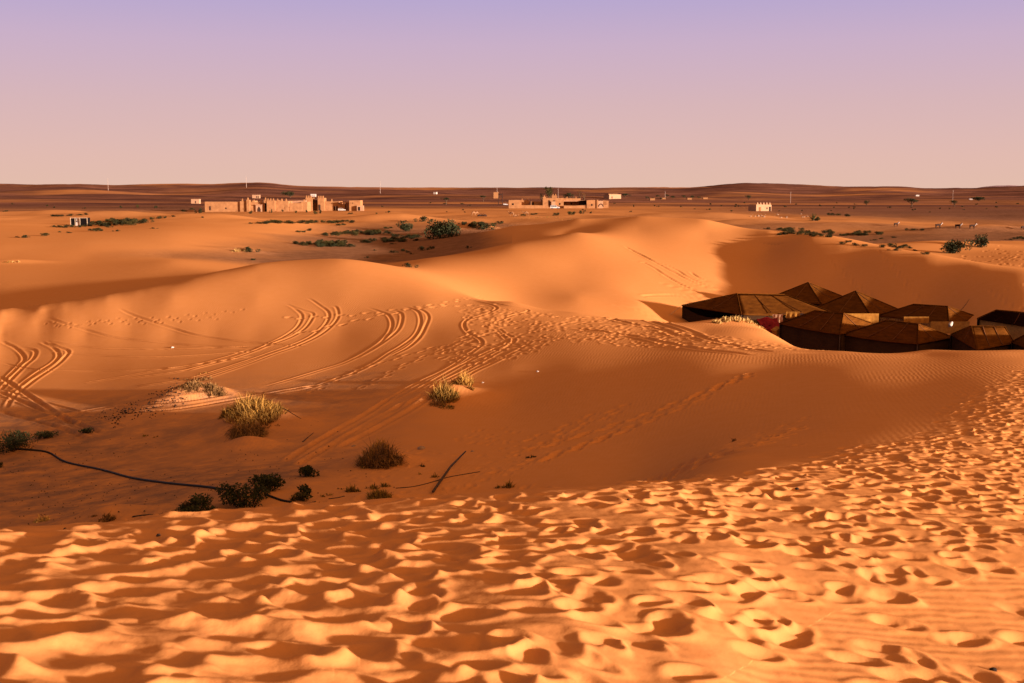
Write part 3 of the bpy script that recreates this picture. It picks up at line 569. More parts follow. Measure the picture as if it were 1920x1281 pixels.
def tussock(label, spots, mat, group=None, cat='grass tussock', name='grass_tussock'):
    """spots: (px, py of the foot, width px, height px, blades)"""
    p0 = at(spots[0][0], spots[0][1]); t_ = thing(name, label, cat, p0, 0, group)
    for (px, py, w, h, n_, sp, dr, mt, tn) in spots:
        p = at(px, py); s_ = px_scale(p); mb = MB(); R_ = w * s_ * .40
        for q in range(max(1, n_ // 14)):          # many small bunches make one ragged tuft
            f = math.sqrt(random.random()); a = random.uniform(0, 6.283); ox = R_ * f * math.cos(a); oy = R_ * f * .8 * math.sin(a)
            g = float(base(np.array([p.x + ox]), np.array([p.y + oy]))[0]) + sum(mh * math.exp(-(((p.x + ox - mx_) / ra) ** 2 + ((p.y + oy - my_) / rb) ** 2)) for mx_, my_, mh, ra, rb, an_ in MOUNDS)
            blades(mb, (p.x + ox - p0.x, p.y + oy - p0.y, g - p0.z), R_ * .16, 14, h * s_ * random.uniform(.55, 1.15) * (1.0 - .55 * f * f), sp * (.5 + .7 * f), .020 if mt == 'straw' else .011, dr, random, tn)
        mb.build('blades', M[mt], t_)
    return t_

# ------------------------------------------------------------------ the tents
def sheet(mb, quad, nu, nv, sag, wr=.02, thick=.025, seed=0, edge_drop=0):
    """a cloth panel between four corners (a triangle repeats a corner), hanging a little and wrinkled"""
    a, b_, c_, d = [Vector(q) for q in quad]; g = []
    for j in range(nv + 1):
        for i in range(nu + 1):
            u = i / nu; v = j / nv; p = (a * (1 - u) + b_ * u) * (1 - v) + (d * (1 - u) + c_ * u) * v
            p.z -= sag * 16 * u * (1 - u) * v * (1 - v) + edge_drop * 4 * u * (1 - u) * (1 - v) ** 2
            inner = min(1, 8 * u * (1 - u)) * min(1, 8 * v * (1 - v))
            p.z += wr * inner * float(vnoise(p.x * 2.1 + seed, p.y * 2.1 + p.z * 2)) * 2 + wr * inner * float(vnoise(u * 9 + seed, 3.7)) * 1.2
            g.append(p)
    fs = [(j * (nu + 1) + i, j * (nu + 1) + i + 1, (j + 1) * (nu + 1) + i + 1, (j + 1) * (nu + 1) + i) for j in range(nv) for i in range(nu)]
    k = len(g); low = [p - Vector((0, 0, thick)) for p in g]; ring = [i for i in range(nu + 1)] + [j * (nu + 1) + nu for j in range(1, nv + 1)] + [nv * (nu + 1) + i for i in range(nu - 1, -1, -1)] + [j * (nu + 1) for j in range(nv - 1, 0, -1)]
    mb.add(g + low, fs + [tuple(k + i for i in f[::-1]) for f in fs] + [(ring[i], k + ring[i], k + ring[(i + 1) % len(ring)], ring[(i + 1) % len(ring)]) for i in range(len(ring))])
def tent(label, A_, B_, Cc, RL, RR_, mode, wall_h=1.65, wallmats=('tentwall',) * 4, roofmat='tent', dip=(0, 0), group='brown Berber tents between the dunes', sag=.10, posts=True, ropes=()):
    F_ = A_ + Cc - B_; ctr = (A_ + B_ + Cc + F_) / 4
    gz = min(float(ground(np.array([q.x]), np.array([q.y]))[0]) for q in (A_, B_, Cc, F_, ctr))
    org = Vector((ctr.x, ctr.y, min(ctr.z - wall_h, gz))); t_ = thing('tent', label, 'tent', org, 0, group)
    A, B, Cq, F, L, R = [q - org for q in (A_, B_, Cc, F_, RL, RR_)]
    rb = MB(); s0 = random.random() * 50
    if mode == 'BC': panels = [(A, B, L, L), (B, Cq, R, L), (Cq, F, R, R), (F, A, L, R)]
    elif mode == 'AB': panels = [(A, B, R, L), (B, Cq, R, R), (Cq, F, L, R), (F, A, L, L)]
    else: panels = [(A, B, L, L), (B, Cq, L, L), (Cq, F, L, L), (F, A, L, L)]
    for i, q in enumerate(panels): sheet(rb, q, 14, 10, sag, .03, .03, s0 + i * 7, dip[i] if i < len(dip) else 0)
    rb.build('roof', M[roofmat], t_, True)
    sb = MB(); hips = [(A, L), (B, L if mode != 'AB' else R), (Cq, R if mode != 'P' else L), (F, (R if mode == 'BC' else L))]
    for a, b_ in hips + ([(L, R)] if mode != 'P' else []): sb.tube([a + Vector((0, 0, .03)), (a + b_) / 2 + Vector((0, 0, .03)), b_ + Vector((0, 0, .03))], .028, 5)
    sb.build('seam', M['tent'], t_)
    for i, q in enumerate(panels):             # narrow strips sewn over the joins of the cloth
        for u in ((.34, .68) if (q[2] - q[3]).length > .1 else (.5,)):
            st = MB(); pts = []
            for v in np.linspace(.04, .97, 7):
                p_ = (q[0] * (1 - u) + q[1] * u) * (1 - v) + (q[3] * (1 - u) + q[2] * u) * v
                pts.append(p_ - Vector((0, 0, sag * 16 * u * (1 - u) * v * (1 - v) - .022)))
            st.tube(pts, .03, 4); st.build('sewn_strip', M['strip'], t_)
    for i, (a, b_) in enumerate(((A, B), (B, Cq), (Cq, F), (F, A))):
        wb = MB(); n_ = 14; top = []; bot = []
        inn = Vector((-(a + b_).x, -(a + b_).y, 0)).normalized() * .12
        for k in range(n_ + 1):
            u = k / n_; p = a * (1 - u) + b_ * u + inn; dz = (dip[i] if i < len(dip) else 0) * 4 * u * (1 - u) + .05
            if i == 0 and len(dip) > 2: dz = dip[2] * math.sin(math.pi * min(1, u * 1.15)) ** .8 + .05
            wv_ = inn.normalized() * (.05 * math.sin(u * 21 + i) + .02 * math.sin(u * 57))
            top.append(p - Vector((0, 0, dz)) + wv_ * .4); bot.append(Vector((p.x, p.y, -.35)) + wv_)
        tk = inn.normalized() * .03
        vs = top + bot + [q + tk for q in top] + [q + tk for q in bot]; m_ = n_ + 1
        wb.add(vs, [(k, k + 1, m_ + k + 1, m_ + k) for k in range(n_)] + [(2 * m_ + k + 1, 2 * m_ + k, 3 * m_ + k, 3 * m_ + k + 1) for k in range(n_)] + [(k + 1, k, 2 * m_ + k, 2 * m_ + k + 1) for k in range(n_)])
        w_ = wb.build('wall', M[wallmats[i]], t_, True)
        if wallmats[i] in ('mat', 'yellow', 'pattern'): w_['label'] = {'mat': 'tent wall hung with tan reed matting', 'yellow': 'tent wall of ochre yellow cloth', 'pattern': 'tent wall hung with a patterned brown mat'}[wallmats[i]]
    for q, top in ((A, A), (B, B), (Cq, Cq), (F, F)):
        pb = MB(); pb.tube([(q.x * .985, q.y * .985, -.4), (q.x * .985, q.y * .985, top.z - .03)], .035, 6); pb.build('corner_pole', M['wood'], t_)
    for (a, off) in ropes:
        b_ = a - org + Vector(off); g_ = float(ground(np.array([b_.x + org.x]), np.array([b_.y + org.y]))[0]) - org.z
        ob = MB(); ob.tube([a - org, Vector((b_.x, b_.y, g_))], .012, 4); ob.build('guy_rope', M['rope'], t_)
    return t_
def at_z(px, py, z): D = (EYE - z) / float(tanel(py)); return P(px, py, D)     # the point of a ray at a given height
E = EYE
A1_, B1_, C1_ = P(1278, 573, 86.9), P(1390, 590, 80.2), P(1560, 586, 81.9)
tent('large brown tent with a long ridge behind the grassy sand mound, leftmost of the camp', A1_, B1_, C1_, P(1382, 551, 83.6), P(1472, 553, 85.2), 'BC', 1.75, ('tentwall', 'tentwall', 'tentwall', 'tentwall'), dip=(.0, .12, .55), sag=.06, ropes=((A1_, (-1.2, -1.4, 0)), (A1_, (-.9, -.6, 0))))
def pyramid(label, px, pya, D, hd, eave, rot, **k):
    c_ = P(px, pya, D); z = c_.z - eave; e = [Vector((c_.x + hd * math.cos(a + rot), D + hd * math.sin(a + rot), z)) for a in (math.pi, 1.5 * math.pi, 0)]
    return tent(label, e[0], e[1], e[2], c_, c_, 'P', 1.6, **k)
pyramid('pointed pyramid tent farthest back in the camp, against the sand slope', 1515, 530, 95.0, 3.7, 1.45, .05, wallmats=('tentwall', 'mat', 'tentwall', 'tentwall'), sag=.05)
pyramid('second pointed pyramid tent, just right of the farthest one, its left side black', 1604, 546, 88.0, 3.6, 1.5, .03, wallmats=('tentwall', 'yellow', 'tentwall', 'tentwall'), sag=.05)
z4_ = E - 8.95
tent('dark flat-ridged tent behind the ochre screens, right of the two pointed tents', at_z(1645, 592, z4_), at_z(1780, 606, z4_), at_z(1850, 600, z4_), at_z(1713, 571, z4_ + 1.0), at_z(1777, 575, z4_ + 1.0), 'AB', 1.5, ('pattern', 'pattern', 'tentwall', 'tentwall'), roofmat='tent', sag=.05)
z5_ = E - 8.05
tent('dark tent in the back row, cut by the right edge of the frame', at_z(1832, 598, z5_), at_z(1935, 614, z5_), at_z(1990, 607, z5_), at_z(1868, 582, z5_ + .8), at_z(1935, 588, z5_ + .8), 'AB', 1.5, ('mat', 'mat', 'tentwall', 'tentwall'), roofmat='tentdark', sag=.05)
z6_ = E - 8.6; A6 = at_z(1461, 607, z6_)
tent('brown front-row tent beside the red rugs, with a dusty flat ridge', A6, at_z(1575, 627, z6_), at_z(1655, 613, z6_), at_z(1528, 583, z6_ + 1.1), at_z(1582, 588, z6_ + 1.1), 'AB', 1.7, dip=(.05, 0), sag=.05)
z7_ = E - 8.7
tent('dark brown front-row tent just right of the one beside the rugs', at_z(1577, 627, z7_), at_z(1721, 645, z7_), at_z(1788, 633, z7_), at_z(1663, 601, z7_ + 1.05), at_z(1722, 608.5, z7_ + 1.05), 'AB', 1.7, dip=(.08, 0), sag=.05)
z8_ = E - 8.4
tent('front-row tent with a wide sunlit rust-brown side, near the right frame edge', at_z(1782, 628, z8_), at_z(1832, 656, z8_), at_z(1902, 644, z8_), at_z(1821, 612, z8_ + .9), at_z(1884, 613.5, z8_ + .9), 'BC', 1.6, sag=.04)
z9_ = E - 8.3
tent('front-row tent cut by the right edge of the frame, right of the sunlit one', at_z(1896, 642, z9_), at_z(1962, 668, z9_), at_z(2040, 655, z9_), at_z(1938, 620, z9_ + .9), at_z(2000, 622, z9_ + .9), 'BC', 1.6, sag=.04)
# hangings, rugs and small goods between the tents
def hang(name, label, cat, px0, px1, pyt, pyb, D, mat):
    a, b_ = P(px0, pyt, D), P(px1, pyt, D - .3); h = (pyb - pyt) * D / FPX; mb = MB(); n_ = 12; m_ = 8; vs = []
    for j in range(m_ + 1):
        for i in range(n_ + 1):
            u = i / n_; v = j / m_; vs.append((a.lerp(b_, u) - a) + Vector((0, .05 * math.sin(u * 17) * v, -h * v)))
    fs = [(j * (n_ + 1) + i, j * (n_ + 1) + i + 1, (j + 1) * (n_ + 1) + i + 1, (j + 1) * (n_ + 1) + i) for j in range(m_) for i in range(n_)]
    k = len(vs); mb.add(vs + [v + Vector((0, .02, 0)) for v in vs], fs + [tuple(k + i for i in f[::-1]) for f in fs])
    o = mb.build(name, M[mat], None, True); o.location = a; return tag(o, label, cat)
hang('plaid_blanket', 'pale checked blanket hanging below the eave of the large tent', 'blanket', 1449, 1468, 589.5, 606, 80.6, 'plaid')
hang('yellow_cloth', 'bright yellow cloth hanging in the doorway of the large tent', 'cloth', 1474, 1500, 584.5, 597, 80.9, 'yellow')
hang('orange_cloth', 'long mottled orange cloth screen standing behind the front-row tents', 'cloth', 1582, 1648, 588, 612, 79.0, 'yellow')
hang('ochre_screen', 'narrow sunlit ochre screen under the eave of the flat-ridged dark tent', 'cloth', 1695, 1742, 594, 606, 76.0, 'yellow')
hang('brown_screen', 'brown woven screen right of the narrow ochre screen, a white bag in front', 'cloth', 1745, 1818, 603, 626, 72.5, 'mat')
ent = MB(); ent.box(-.9, .9, 0, .06, -1.3, 0); e_ = ent.build('doorway', M['dark']); e_.location = P(1484, 588, 81.3); tag(e_, 'dark doorway opening in the lit side of the large tent', 'doorway')
def rug(label, cx_, cy_, w, d, rot, mat, tilt, D, name='rug', cat='rug', z=0):
    p = P(cx_, cy_, D); mb = MB(); n_ = 12; vs = []
    for j in range(n_ + 1):
        for i in range(n_ + 1):
            u = i / n_ - .5; v = j / n_ - .5; vs.append((u * w, v * d, .10 * math.sin(u * 9 + v * 4) * (.5 + v) + .05 * math.sin(v * 14)))
    fs = [(j * (n_ + 1) + i, j * (n_ + 1) + i + 1, (j + 1) * (n_ + 1) + i + 1, (j + 1) * (n_ + 1) + i) for j in range(n_) for i in range(n_)]; k = len(vs)
    mb.add(vs + [(x, y, z_ - .03) for x, y, z_ in vs], fs + [tuple(k + i for i in f[::-1]) for f in fs] + [(i + 1, i, k + i, k + i + 1) for i in range(n_)])
    o = mb.build(name, M[mat], None, True); o.location = p; o.rotation_euler = (tilt, 0, rot); return tag(o, label, cat)
rug('crumpled dark crimson rug spread on the sand between the large tent and the front row', 1443, 609, 1.5, 1.2, .2, 'red', .75, 77.5)
rug('smaller pinkish red rug lying over the foot of the crimson rug', 1434, 613.5, .7, .5, -.3, 'red', .6, 76.6)
bx_ = MB(); bx_.box(-.22, .22, -.2, .2, 0, .42); bx_.box(-.25, .25, -.23, .23, .42, .47); b_ = bx_.build('box', M['yellow']); b_.location = P(1458, 627.5, 75.6); b_.rotation_euler = (.1, -.45, .5); tag(b_, 'tilted ochre box beside the red rugs at the corner of a tent', 'box')
wbg = MB(); wbg.tube([(0, 0, 0), (.02, 0, .12), (.1, 0, .26), (.16, 0, .32)], [.10, .14, .10, .03], 8); w_ = wbg.build('bag', M['white'], None, True); w_.location = P(1781, 613, 70.5); tag(w_, 'small white bag propped on a tent in the middle of the camp', 'bag')

# ------------------------------------------------------------------ mud buildings on the plain
def bl(px, py, rz=0, name='mud_house', label='', cat='house', group=None):
    p = at(px, py); t_ = thing(name, label, cat, p, rz, group); t_['_s'] = p.y / FPX; t_['_px'] = px; t_['_py'] = py; return t_
def bpart(t_, name, mat, x0, x1, yt, yb, y0=0, dep=6.0, merlon=0, foot=False, label=None, lintel=False):
    s_ = t_['_s']; X0 = (x0 - t_['_px']) * s_; X1 = (x1 - t_['_px']) * s_; Z1 = (t_['_py'] - yt) * s_; Z0 = (t_['_py'] - yb) * s_ - (1.2 if foot else 0)
    mb = MB(); tp = .03 * (Z1 - Z0) if foot else 0
    if foot:   # battered mud walls with an uneven top
        n_ = max(2, int((X1 - X0) / 1.6)); fr = []; 
        for k in range(n_ + 1):
            u = k / n_; x = X0 + (X1 - X0) * u; dz = .12 * float(vnoise(x * .6 + x0, 2.2)) * 2
            fr.append((x, y0 - tp * .5, Z0)); fr.append((x, y0, Z1 + dz)); fr.append((x, y0 + dep, Z1 + dz)); fr.append((x, y0 + dep + tp * .5, Z0))
        fs = []
        for k in range(n_):
            a = 4 * k; b_ = a + 4; fs += [(a, b_, b_ + 1, a + 1), (a + 1, b_ + 1, b_ + 2, a + 2), (a + 2, b_ + 2, b_ + 3, a + 3)]
        fs += [(0, 1, 2, 3), (4 * n_ + 3, 4 * n_ + 2, 4 * n_ + 1, 4 * n_)]
        mb.add(fr, fs)
    else: mb.box(X0, X1, y0, y0 + dep, Z0, Z1)
    o = mb.build(name, M[mat], t_)
    if label: o['label'] = label
    for k in range(merlon):
        x = X0 + (X1 - X0) * (k + .5) / merlon if merlon > 1 else (X0 + X1) / 2
        w = .30; q = MB(); q.add([(x - w, y0 - .02, Z1 - .1), (x + w, y0 - .02, Z1 - .1), (x + w, y0 + .55, Z1 - .1), (x - w, y0 + .55, Z1 - .1), (x - w * .45, y0 + .1, Z1 + .85), (x + w * .45, y0 + .1, Z1 + .85), (x + w * .45, y0 + .45, Z1 + .85), (x - w * .45, y0 + .45, Z1 + .85)],
              [(4, 5, 6, 7), (0, 1, 5, 4), (1, 2, 6, 5), (2, 3, 7, 6), (3, 0, 4, 7)]); q.build('merlon', M[mat], o)
    return o
k1 = bl(470, 397, 0, 'mud_compound', 'long low mud-walled compound with a pale arched gateway, on the plain at left', 'compound')
bpart(k1, 'wall', 'mud', 385, 451, 379, 397, 0, 12, foot=True); bpart(k1, 'wall', 'mud', 451, 470, 377.5, 397.5, -.5, 12, 2, True); bpart(k1, 'tower', 'mud', 464, 469.5, 375.5, 397.5, -1.1, 1.8, 1, True)
bpart(k1, 'wall', 'mud', 470, 497, 379.5, 398, -.2, 12, 2, True); bpart(k1, 'tower', 'mud', 502, 517, 377, 399, -1.6, 10, 3, True); bpart(k1, 'tower', 'mud', 496.6, 503, 375.5, 381, -1.4, 4, 1)
bpart(k1, 'wall', 'mud', 517, 541, 377.5, 398, -.4, 9, 3, True); bpart(k1, 'wall', 'mud', 541, 566, 381.5, 398, .1, 1.2, 0, True); bpart(k1, 'wall', 'mud', 564, 575, 379, 396.5, .4, 8, 1, True); bpart(k1, 'wall', 'muddark', 541, 566, 377, 392, 7, 3, 0, True)
bpart(k1, 'back_wall', 'mud', 385, 575, 380, 397, 34, 1, 0, True)
pf = bpart(k1, 'gateway', 'mudpale', 480.5, 492.5, 384.5, 398.6, -.75, .6, label='pale plastered gateway with an arched door'); bpart(k1, 'beam', 'muddark', 479.5, 493, 383.8, 385, -1.0, .9)
def archdoor(t_, x0, x1, yt, yb, y0):
    s_ = t_['_s']; mb = MB(); xm = (x0 + x1) / 2; pts = [(x0, yb)] + [(x0, (yt + yb) / 2)] + [(xm - (xm - x0) * .6, yt + (yb - yt) * .22), (xm, yt), (xm + (xm - x0) * .6, yt + (yb - yt) * .22)] + [(x1, (yt + yb) / 2), (x1, yb)]
    vs = [((a - t_['_px']) * s_, y0, (t_['_py'] - b_) * s_) for a, b_ in pts]; n_ = len(vs)
    mb.add(vs + [(x, y + .12, z) for x, y, z in vs], [tuple(range(n_))] + [(i, n_ + i, n_ + (i + 1) % n_, (i + 1) % n_) for i in range(n_)]); return mb.build('door', M['door'], t_)
archdoor(k1, 484, 489.5, 387.5, 397.5, -.85)
bpart(k1, 'gate_shade', 'dark', 497.2, 502, 380.8, 397.5, -.35, .3); bpart(k1, 'door', 'door', 393.5, 396, 387, 394.5, -.12, .3); bpart(k1, 'window', 'brown', 457, 461, 390, 393.5, -.62, .3); bpart(k1, 'window', 'brown', 534.5, 535.5, 388, 392, -.52, .3); bpart(k1, 'window', 'dark', 423, 425.5, 389.5, 392, -.1, .2); bpart(k1, 'window', 'brown', 541.5, 543, 388, 395, -.02, .2)  # near-black panel left of the tower paints the shadow in that gap
k2 = bl(605, 395.5, 0, 'mud_gatehouse', 'mud gatehouse with two crenellated towers and a long side wall, right of the compound', 'gatehouse')
bpart(k2, 'tower', 'mud', 574.5, 586.5, 371.5, 396, -1.0, 5, 3, True); bpart(k2, 'tower', 'mud', 597, 609, 372, 396, -1.0, 5, 3, True); bpart(k2, 'beam', 'door', 586.5, 597, 375.5, 381, .6, 3); bpart(k2, 'gate_wall', 'muddark', 586.5, 597, 381, 396, 2.4, .6, 0, True); bpart(k2, 'gate', 'brown', 588, 596, 385, 395, 2.1, .2)
bpart(k2, 'wall', 'mud', 609, 636, 378, 395.5, -.3, 9, 1, True); bpart(k2, 'annex', 'mud', 634, 647.5, 383, 393.5, -1.2, 4, 0, True); bpart(k2, 'door', 'door', 626, 629, 387.3, 394.7, -.42, .3); bpart(k2, 'door', 'door', 630.6, 633.6, 387.3, 394.7, -.42, .3); bpart(k2, 'pillar', 'white', 629.2, 630.4, 386.5, 394.7, -.5, .3); bpart(k2, 'door', 'door', 598.5, 602, 384, 394.8, -1.16, .3); bpart(k2, 'window', 'dark', 579, 580.3, 388, 392, -1.12, .3)
k3 = bl(664, 395.5, 0, 'mud_house', 'square two-storey mud house right of the gatehouse with a small dark window', 'house')
bpart(k3, 'wall', 'mud', 656, 676.5, 376.2, 396, -1.4, 7, 0, True); bpart(k3, 'wall', 'muddark', 647, 656, 379.5, 395, 2.2, 3, 0, True); bpart(k3, 'roof', 'muddark', 635, 656, 379, 380.4, .5, 4); bpart(k3, 'window', 'dark', 661.8, 663.2, 380.4, 382, -1.5, .3)
bpart(k3, 'porch', 'mudpale', 671, 683.5, 386, 395.3, -2.6, 1.1, 0, True); bpart(k3, 'door', 'dark', 673.5, 677, 388, 394.8, -2.72, .3)
def hut(px, py, x0, x1, yt, label, mat='mudpale', rz=0, openings=(), name='mud_hut', dep=4, group=None, darkside=False):
    t_ = bl(px, py, rz, name, label, 'hut', group); bpart(t_, 'wall', mat, x0, x1, yt, py + .5, 0, dep, 0, True)
    bpart(t_, 'roof', mat, x0 - .3, x1 + .3, yt - .5, yt - .1, -.15, dep + .3)
    for (a, b_, c_, d) in openings: bpart(t_, 'door', 'door', a, b_, c_, d, -.14, .3)
    return t_
hut(366, 382, 358.5, 373.5, 374, 'small square mud hut left of the long compound', openings=((366, 367.5, 377, 381.5),))
hut(480, 372, 473, 487, 366, 'pale hut with two openings on the rise behind the compound', openings=((480.5, 482, 367.8, 371.5), (483.5, 485, 367.8, 371.5)))
hut(588, 369, 582.5, 592, 364.5, 'tiny white hut on the rise behind the two towers', 'white', openings=((585, 586, 366, 368.5), (588.5, 589.5, 366, 368.5)))
hut(815, 364, 812.5, 818.5, 361, 'tiny white hut on the far slope, midway between compound and village', 'white', -.3)
hut(929, 372, 925.5, 934.5, 361, 'pale block-shaped hut left of the wooden pylon', 'mud')
hut(1720, 368, 1717.5, 1723.5, 366, 'tiny white hut above the lone umbrella acacia', 'white')
hut(1821, 375, 1818, 1824, 373, 'tiny white hut beside the dark flat acacia', 'white', -.2)
# the second compound, with trees
k4 = bl(1050, 391, 0, 'mud_farmstead', 'sprawling mud farmstead with trees behind it and a car parked in front', 'farmstead')
bpart(k4, 'room', 'mud', 954.5, 975, 375.5, 391, 0, 7, 0, True); bpart(k4, 'window', 'dark', 961, 964, 381.5, 384.7, -.15, .3); bpart(k4, 'wall', 'mud', 975, 1019, 385.3, 391, .6, .6, 0, True); bpart(k4, 'room', 'mud', 975, 994, 376, 391, 6, 6, 2, True); bpart(k4, 'room', 'mud', 994, 1018, 378.3, 391, 4, 6, 0, True)
bpart(k4, 'door', 'door', 994.2, 996, 377.5, 384.8, 3.84, .3); bpart(k4, 'door', 'dark', 998.3, 1001.5, 379.5, 384.8, 3.8, .3); bpart(k4, 'room', 'mud', 1018, 1057, 372, 391, 1.2, 9, 0, True); bpart(k4, 'parapet', 'mud', 1018.3, 1024, 370, 373, 1.1, 2, 1); bpart(k4, 'turret', 'mud', 1035, 1044.5, 367.2, 372.5, 2, 3, 2)
bpart(k4, 'door', 'door', 1029, 1032, 376, 385.5, 1.0, .3); bpart(k4, 'door', 'dark', 1037.5, 1041, 376.3, 384.5, 1.0, .3); bpart(k4, 'window', 'dark', 1049, 1051, 381, 384.5, 1.0, .3); bpart(k4, 'wall', 'mudpale', 1034, 1041.5, 378, 388, .4, .5, 0)
bpart(k4, 'courtyard_wall', 'mud', 1056, 1090, 372.5, 391, 8, 2, 2, True); bpart(k4, 'veranda', 'muddark', 1056, 1099, 376.3, 378.2, 3, 5.2); bpart(k4, 'window', 'dark', 1071, 1074, 380.5, 384, 7.8, .3); bpart(k4, 'wall', 'mud', 1057, 1099.5, 385.6, 391.5, -.3, .6, 0, True); bpart(k4, 'shed', 'dark', 1087.5, 1098.5, 376.6, 384.5, 2.6, 5)
bpart(k4, 'room', 'mud', 1099.5, 1120, 375.6, 391.5, -.6, 9, 0, True); bpart(k4, 'pilaster', 'mud', 1118, 1121, 375, 392, -1.0, 1.2, 0, True); bpart(k4, 'window', 'dark', 1108, 1110.5, 383, 386, -.75, .3); bpart(k4, 'wall', 'mudpale', 1121, 1131, 377, 388.5, 3, .7, 0, True); bpart(k4, 'shed', 'mud', 1131, 1142, 376.8, 386, 5, 5, 0, True); bpart(k4, 'door', 'brown', 1131.5, 1138, 378, 384.5, 4.84, .3)
arc = MB(); s4 = k4['_s']; arc.tube([((1122 + 4.5 - 4.2 * math.cos(a) - 1050) * s4, 1.6, (391 - 388 + 5.2 * math.sin(a)) * s4) for a in np.linspace(0, math.pi, 9)], .28, 6); ar = arc.build('cart_hoop', M['door'], k4)
k5 = bl(1152, 373, .42, 'far_house', 'pale house with a dark shaded left wall, behind the farmstead at right', 'house')
bpart(k5, 'wall', 'mudpale', 1141, 1166, 365, 373.5, 0, 14, 2, True); bpart(k5, 'door', 'dark', 1146, 1147.8, 368.5, 372.5, -.15, .3); bpart(k5, 'roof', 'mud', 1140, 1160, 363.8, 365, .5, 9)
k6 = bl(1432, 396, .36, 'stone_house', 'small roofless-looking pale house alone on the plain, its left wall in shade', 'house')
bpart(k6, 'wall', 'mudpale', 1415.5, 1448.5, 384, 397, 0, 5.6, 5, True); bpart(k6, 'door', 'brown', 1421.5, 1425.3, 388.5, 396, -.14, .3, label='brown wooden door at the left'); bpart(k6, 'window', 'door', 1438, 1440, 389, 392.6, -.14, .3); bpart(k6, 'door', 'dark', 1443.5, 1447, 388, 396, -.14, .3)
for k in range(22):
    px = random.choice([random.uniform(1405, 1515), random.uniform(1425, 1475)]); p = at(px, random.uniform(401, 409)); s_ = random.uniform(.18, .5); mb = MB()
    pts = [Vector((math.cos(a) * math.cos(b_), math.sin(a) * math.cos(b_), math.sin(b_))) * random.uniform(.7, 1.15) * s_ for b_ in (-.5, .3, 1.0) for a in np.arange(6) * 1.047]
    mb.add([(q.x, q.y, q.z * .7) for q in pts] + [(0, 0, s_ * .75)], [(r * 6 + i, r * 6 + (i + 1) % 6, r * 6 + 6 + (i + 1) % 6, r * 6 + 6 + i) for r in (0, 1) for i in range(6)] + [(12 + i, 12 + (i + 1) % 6, 18) for i in range(6)])
    o = mb.build('boulder', M['palestone']); o.location = p; tag(o, 'pale rubble stone in the scatter below the lone house', 'stone', 'rubble stones below the lone house')
# two dark cloth cabins
k7 = bl(149, 423.5, 0, 'cloth_cabin', 'pair of black cloth cabins with a white water tank between them', 'cabin')
bpart(k7, 'cabin', 'shade', 133, 141.5, 409.3, 424, 0, 1.2, 0, True); bpart(k7, 'cabin', 'shade', 150.5, 164, 408.8, 424, 0, 1.4, 0, True)
for x in (133, 141.5, 150.5, 164): bpart(k7, 'post', 'rope', x - .35, x + .35, 408.3, 424, -.12, .1)
bpart(k7, 'crossbar', 'rope', 133, 164, 408.6, 409.3, -.1, .08); bpart(k7, 'shelf', 'wood', 141.5, 150.5, 415.4, 416.2, -.1, .9)
bpart(k7, 'tank', 'white', 142.3, 149, 416.3, 423.5, .15, .7); bpart(k7, 'tank', 'white', 143, 148.4, 410, 415.2, .2, .6)
# poles and pylon
def mast(px, pyb, pyt, label, arms=False, group='thin pale poles of the power line'):
    p = at(px, pyb); s_ = px_scale(p); h = (pyb - pyt) * s_; t_ = thing('power_pole', label, 'pole', p, 0, group); mb = MB(); mb.tube([(0, 0, -.5), (0, 0, h)], [max(.12, .34 * s_), max(.08, .22 * s_)], 8); mb.build('pole', M['pole'], t_)
    c_ = MB(); c_.box(-.03 * h - .2, .03 * h + .2, -.06, .06, h * .93, h * .93 + .12); c_.build('crossarm', M['pole'], t_); return t_
for px, b_, tp, lb in ((203, 357, 335, 'thin pale pole on the left ridge, above the black cabins'), (462, 352, 331, 'thin pale pole on the skyline behind the long compound'), (713, 363, 340, 'thin pale pole right of the square mud house'), (932, 362, 350, 'faint short pole behind the block-shaped hut'),
                       (1046.5, 373, 354, 'thin pole rising behind the farmstead roof'), (1247, 371, 359, 'short pale pole among the distant hamlet'), (1482, 381.5, 360, 'pale pole on the plain right of the lone house'), (1786, 382.5, 357, 'pale pole near the right end of the plain, by a low dark tree')): mast(px, b_, tp, lb)
p = at(938.5, 384); s_ = px_scale(p); py_t = thing('pylon', 'dark two-post wooden pylon left of the farmstead', 'pylon', p)
for x in (-3.4, 3.4):
    mb = MB(); mb.tube([(x * s_, 0, -.5), (x * s_, 0, 21 * s_)], .22, 6); mb.build('post', M['door'], py_t)
for z in (13, 18): mb = MB(); mb.box(-4.2 * s_, 4.2 * s_, -.12, .12, z * s_, z * s_ + .3); mb.build('crossbeam', M['door'], py_t)
mb = MB(); mb.box(-2 * s_, 1.6 * s_, -.5, .5, 18.4 * s_, 20.2 * s_); mb.build('transformer', M['door'], py_t)

